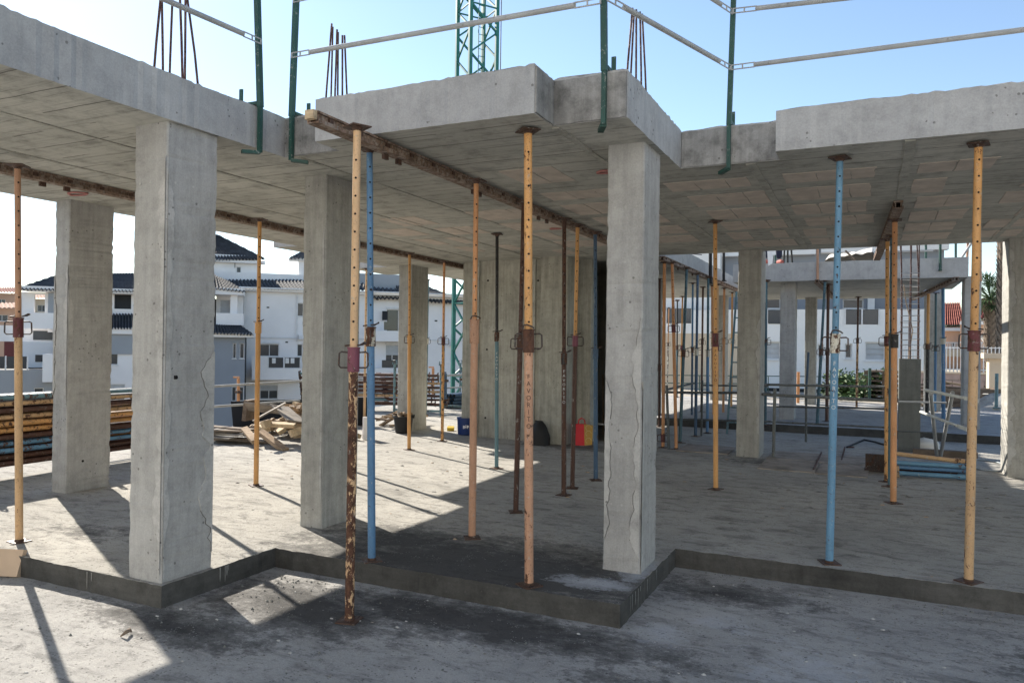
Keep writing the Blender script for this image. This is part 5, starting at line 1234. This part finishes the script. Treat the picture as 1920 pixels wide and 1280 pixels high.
# --- houses at right with red roofs
for k, (x0, x1, yt, yr, D, lab) in enumerate([(1745, 1806, 612, 583, 70, 'pale salmon house with red roof behind the bright blue prop'), (1800, 1900, 600, 575, 60, 'salmon house with red hipped roof right of the tallest orange prop')]):
    Fh = Facade((x0+x1)/2, D, -1, 'salmon_house', lab)
    Fh.wall('wall', (x0, yt, x1, 720), 0, 8, 'salmon', [(x0+20, yt+30, x0+27, yt+44), (x1-22, yt+30, x1-15, yt+44)], -1)
    Fh.box('balcony', (x0, 655, x1, 668), -1.2, 1.19, 'cream'); Fh.box('balcony', (x0, yt+2, x1, yt+8), -.6, .59, 'white')
    mb_r = [Fh.box('baluster', (x0+2+i*3.2, 643, x0+3.2+i*3.2, 655), -1.15, .08, 'frame') for i in range(int((x1-x0)/3.2)-1)]
    Fh.box('balcony_rail', (x0, 641, x1, 643), -1.18, .14, 'frame')
    Fh.tiles((x0-4, yt), (x1+4, yt), (x0+(4 if k == 0 else 38), yr-30 if False else yr-12), (x1-6, yr-14), -.8, 5, 26, 'redroof', .12)
# --- boundary wall with white fence, pillar
Wd = 23.0
t = thing('block_wall', 'pinkish concrete block wall beneath the white fence', 'wall', (0, 0, 0))
a = dep(1690, 697, Wd+1); b = dep(1930, 694, Wd-1.5); t.location = (a.x, a.y, .02)
ax = Vector((b.x-a.x, b.y-a.y, 0)); Lw = ax.length; t.rotation_euler = (0, 0, math.atan2(ax.y, ax.x)); hw = a.z-.02
MB().bx(0, Lw, .02, .2, 0, hw-.005).build('mortar_core', M['seam'], t)
bw, bh = .42, .2; nr = int(hw/bh)+1
bme = MB().box((0, 0, 0), (bw-.015, .03, bh-.015)).mesh('block', M['brick'])
for r_ in range(nr):
    for c_ in range(int(Lw/bw)):
        put('block', bme, t, (bw*(c_+.5)+(bw/2 if r_ % 2 else 0), random.uniform(0, .006), hw-bh*(r_+.5)))
MB().bx(-.05, Lw+.05, -.04, .24, hw, hw+.05).build('coping', M['cream'], t)
t2 = thing('white_fence', 'white vertical bar fence on top of the block wall', 'fence', (a.x, a.y, .02+hw+.052), t.rotation_euler.z)
hf = zat((b.x, b.y), 1850, 650)-hw-.07
for k in range(int(Lw/.1)): MB().bx(.05+k*.1, .075+k*.1, .08, .1, .0, hf).build('bar', M['frame'], t2)
for z in (.06, hf-.05): MB().bx(0, Lw, .102, .125, z, z+.03).build('rail', M['frame'], t2)
t = thing('gate_pillar', 'cream gate pillar with a broad cap near the right column', 'pillar', dep(1874, 735, 19)); t.location.z = 0.0; zt_ = zat(t.location, 1874, 672)
MB().bx(-.25, .3, -.2, .3, .02, zt_).build('shaft', M['cream'], t); MB().bx(-.38, .42, -.32, .42, zt_+.001, zt_+.13).build('cap', M['cream'], t)
# street lamp
q = dep(1851, 700, 40); t = thing('street_lamp', 'black globe street lamp beyond the white fence', 'street lamp', (q.x, q.y, 0)); zl = zat(q, 1851, 632)
MB().cyl((0, 0, -2), (0, 0, zl-.35), .05, 8).build('pole', M['rubber'], t); MB().cyl((0, 0, zl-.35), (0, 0, zl), .12, 12, .36).build('globe', M['frame'], t); MB().cyl((0, 0, zl+.001), (0, 0, zl+.32), .42, 14, .12).build('lamp_cap', M['rubber'], t)
# palms
def palm(px, pyt, pyb, D, r_, name, label, fan, nf, fl, hidden_top=0):
    b = dep(px, pyb, D); zt_ = zat(b, px, pyt)+hidden_top; zb = -1.5
    t = thing(name, label, 'palm tree', (b.x, b.y, zb)); H_ = zt_-zb
    MB().path([(0, 0, 0), (.05, 0, H_*.3), (.02, .03, H_*.7), (0, 0, H_)], [r_*1.25, r_, r_*.92, r_*.95], 12).build('trunk', M['trunk'], t)
    mb = MB(); z = 1.0; k = 0
    while z < H_:
        for i in range(7):
            a = i*6.283/7+k*.45; c_, s_ = math.cos(a), math.sin(a); w = r_*.42
            tx, ty = -s_*w, c_*w; rr = r_*.95
            mb.add([(c_*rr+tx, s_*rr+ty, z), (c_*rr-tx, s_*rr-ty, z), (c_*(rr+.07), s_*(rr+.07), z+.17), (c_*rr, s_*rr, z-.14)], [(0, 1, 2), (1, 0, 3), (0, 2, 3), (2, 1, 3)])
        z += .16; k += 1
    tag(mb.build('bark_scales', M['trunk'], t), kind='stuff')
    for i in range(nf):
        az = random.random()*6.283; el = random.uniform(-.5, 1.35); d = Vector((math.cos(az)*math.cos(el), math.sin(az)*math.cos(el), math.sin(el)))
        side_ = d.cross(Vector((0, 0, 1))).normalized(); mb = MB(); L = fl*random.uniform(.8, 1.1)
        root = Vector((0, 0, H_))
        if fan:
            c_ = root+d*L*.5; mb.bar(root, c_, .03, .03); n2 = 15
            for j in range(n2):
                th = (j-(n2-1)/2)/n2*3.6; v = (d*math.cos(th)+side_*math.sin(th)).normalized(); tip = c_+v*L*.52+Vector((0, 0, -.14*L)); w = v.cross(Vector((0, 0, 1))).normalized()*.035
                m_ = c_.lerp(tip, .5)+Vector((0, 0, .04)); mb.add([c_, m_+w, tip, m_-w], [(0, 1, 2, 3)])
        else:
            pts = [root+d*L*s_+Vector((0, 0, -L*.45*s_*s_)) for s_ in [x/8 for x in range(9)]]
            mb.path(pts, .02, 4)
            for j in range(1, 9):
                for s2 in (-1, 1):
                    for q_ in (0, .5):
                        base = pts[j].lerp(pts[j-1], q_); tip = base+side_*s2*.5*(1-abs(j-4)/7)+d*.2+Vector((0, 0, -.15)); mb.add([base, base+d*.06, tip], [(0, 1, 2)])
        mb.build('frond', M['palm'], t)
palm(1880, 440, 690, 27, .20, 'tall_palm', 'tall palm with a rough scaly trunk beside the right edge column', False, 34, 2.6, 3.0)
palm(1856, 560, 690, 36, .26, 'fan_palm', 'short fan palm with spiky crown left of the tall palm', True, 44, 1.5)
# plants: shrub row and sapling
def shrub(px, pyt, pyb, D, w, n, name, label, mat, stems=5, cat='shrub'):
    b = dep(px, pyb, D); zt_ = zat(b, px, pyt); zb = b.z
    t = thing(name, label, cat, (b.x, b.y, zb)); H_ = zt_-zb; mb = MB(); tips = []
    for i in range(stems):
        a = random.random()*6.28; tip = Vector((math.cos(a)*w*random.uniform(.2, 1), math.sin(a)*w*random.uniform(.2, 1), H_*random.uniform(.6, 1))); tips.append(tip)
        mb.path([(0, 0, 0), tip*.5+Vector((0, 0, H_*.08)), tip], [.03, .02, .008], 5)
    mb.build('stem', M['wood_old'], t); mb = MB()
    for i in range(n):
        tip = random.choice(tips); f_ = random.uniform(.3, 1.05); c_ = tip*f_+Vector((random.gauss(0, .16), random.gauss(0, .16), random.gauss(0, .12))) * (w/.8)
        v = Vector((random.gauss(0, 1), random.gauss(0, 1), random.gauss(0, .7))).normalized()*random.uniform(.04, .085); w_ = v.orthogonal().normalized()*v.length*.45
        if c_.z > .02: mb.add([c_-v, c_+w_, c_+v, c_-w_], [(0, 1, 2, 3)])
    tag(mb.build('foliage', M[mat], t), kind='stuff'); return t
random.seed(11)
shrub(1608, 690, 760, 20.5, .75, 1500, 'leafy_shrub', 'tall pale-leaved shrub behind the barrier, between the rusty prop and the pallets', 'leaf', 12)
shrub(1575, 715, 765, 21, .7, 1200, 'leafy_shrub', 'lower dense shrub left of the rusty prop', 'leafdk', 10)
shrub(1870, 700, 760, 21, .35, 500, 'leafy_shrub', 'small bush beneath the gate pillar', 'leaf', 6)
shrub(1590, 745, 772, 19.8, .5, 500, 'leafy_shrub', 'ground-hugging sprawling shrub at the sunny floor edge', 'leaf', 8)
for k, (px, pyt, D, w) in enumerate([(1760, 600, 75, 2.6), (1820, 590, 80, 3.0)]):
    b = dep(px, 650, D); t = thing('round_tree', ['dark green tree among the salmon houses, left one', 'dark green tree among the salmon houses, behind the tallest orange prop'][k], 'tree', (b.x, b.y, -1)); zt_ = zat(b, px, pyt)+1
    MB().path([(0, 0, 0), (.1, 0, zt_*.6), (0, 0, zt_*.9)], [.25, .18, .08], 8).build('trunk', M['wood_old'], t); mb = MB()
    for i in range(3500):
        v = Vector((random.gauss(0, 1), random.gauss(0, 1), random.gauss(0, 1))).normalized()*random.uniform(.4, 1)**.5; c_ = Vector((v.x*w, v.y*w, zt_-1.6+v.z*1.6))+Vector([random.gauss(0, .15)]*3)
        a_ = Vector((random.gauss(0, 1), random.gauss(0, 1), random.gauss(0, 1))).normalized()*.13; w_ = a_.orthogonal().normalized()*.07; mb.add([c_-a_, c_+w_, c_+a_, c_-w_], [(0, 1, 2, 3)])
    tag(mb.build('crown', M['leafdk'], t), kind='stuff')
# pallets and formwork stacks on the sunny strip
q = dep(1667, 755, 20.3); zt_ = zat(q, 1667, 694)
for k in range(7):
    z = q.z+k*(zt_-q.z)/7; hh = (zt_-q.z)/7
    t = thing('wooden_pallet', ['bottom', 'second from bottom', 'third from bottom', 'middle', 'third from top', 'second from top', 'top'][k]+' pallet of the grey stack left of the rebar column', 'pallet', (q.x, q.y, z), R(-15)+random.uniform(-.03, .03), 'pallets in the grey stack')
    for x in (-.45, 0, .45): MB().bx(x-.05, x+.05, -.5, .5, 0, hh*.6).build('bearer', M['wood_old'], t)
    for y in (-.45, -.22, 0, .22, .45): MB().bx(-.5, .5, y-.07, y+.07, hh*.6+.001, hh*.92).build('deck_board', M['wood_old'], t)
q = dep(1838, 782, 17.0)
t = thing('formwork_crate', 'grey slatted formwork crate on the sunny strip right of the tallest orange prop', 'crate', (q.x, q.y, .05), R(8)); zt_ = zat(q, 1838, 728)-.05
for k in range(4): MB().bx(-.75, .32, -.02, .02, .1+k*(zt_-.1)/4, .1+(k+.85)*(zt_-.1)/4).build('board', M['wood_old'], t)
for x in (-.7, .36): MB().bx(x-.03, x+.03, -.06, .6, 0, zt_).build('corner_post', M['wood_old'], t)
MB().bx(-.72, .33, .56, .6, .1, zt_-.02).build('board', M['wood_old'], t)
q = dep(1735, 770, 17.5)
for k in range(14):
    timber(Vector((q.x+random.uniform(-.4, .5), q.y+random.uniform(-.3, .3), .17+.04*k)), random.uniform(.5, 1.1), .12, .04, Matrix.Rotation(random.uniform(-.6, .6), 3, 'Z') @ Matrix.Rotation(random.uniform(-.15, .15), 3, 'Y'), random.choice((M['wood_old'], M['wood'])), 'weathered board in the untidy pile behind the half-cast column', 'weathered boards behind the half-cast column')
for k, (px, pyb, pyt, D, mt_, lab) in enumerate([(1496, 763, 697, 18, P('orange', .1), 'orange marker post behind the second building column'), (1630, 760, 690, 19.5, M['guard'], 'dark green post in front of the shrub'), (1868, 765, 700, 16.5, P('tealp', .3), 'grey upright bar near the right edge column')]):
    a = dep(px, pyb, D); b = dep(px+1, pyt, D); t = thing('marker_post', lab, 'post', a); MB().cyl((0, 0, 0), b-a, .035, 8).build('pole', mt_, t); MB().box((0, 0, .01), (.14, .14, .02)).build('foot', mt_, t)
# sand heap near right column
mb = MB(); NX = 28; vs = []; q = dep(1872, 770, 17)
for j in range(9):
    for i in range(NX):
        a = 2*math.pi*i/NX; h = j/8; r_ = 1.0*(1-h)**.8*(1+.2*noise.noise(Vector((math.cos(a)*2, math.sin(a)*2, h*3)))); vs.append((q.x+r_*math.cos(a), q.y+r_*math.sin(a)*.8, .02+h*.55+.04*noise.noise(Vector((math.cos(a)*4, math.sin(a)*4, h*5)))))
mb.add(vs, [(j*NX+i, j*NX+(i+1) % NX, (j+1)*NX+(i+1) % NX, (j+1)*NX+i) for j in range(8) for i in range(NX)], True); tag(mb.build('gravel_heap', M['film']), 'grey heap of gravel at the sunny strip near the right edge column', 'gravel', kind='stuff')

# ------------------------------------------------------------------ added behind the camera, unseen: sandy ground and cream block that bounce sunlight
tag(MB().bx(-34, 30, -40, -9.003, -1, -.14).build('added_bounce_ground', M['sand']), kind='structure')
t = thing('added_bounce_block', 'added cream block behind the camera, unseen, bouncing sunlight onto the shaded concrete', 'building', (-2, -13, -.1), R(20))
mb = MB(); mb.bx(-20, 20, -9, 0, 0, 12.5); mb.build('wall', plain('cream_render', (.74, .72, .68), .85, 0, .05, .6), t)
for fl_ in range(4):
    for k in range(9):
        x = -14.5+k*3.6; f_ = MB().bx(x-.65, x+.65, .003, .06, 1.0+fl_*3, 2.3+fl_*3).build('window', M['frame'], t)
        MB().bx(x-.58, x+.58, .061, .07, 1.07+fl_*3, 2.23+fl_*3).build('pane', M['shutter'], f_)
MB().bx(-20.2, 20.2, -9.2, .25, 12.5, 12.75).build('roof_edge', M['white'], t)
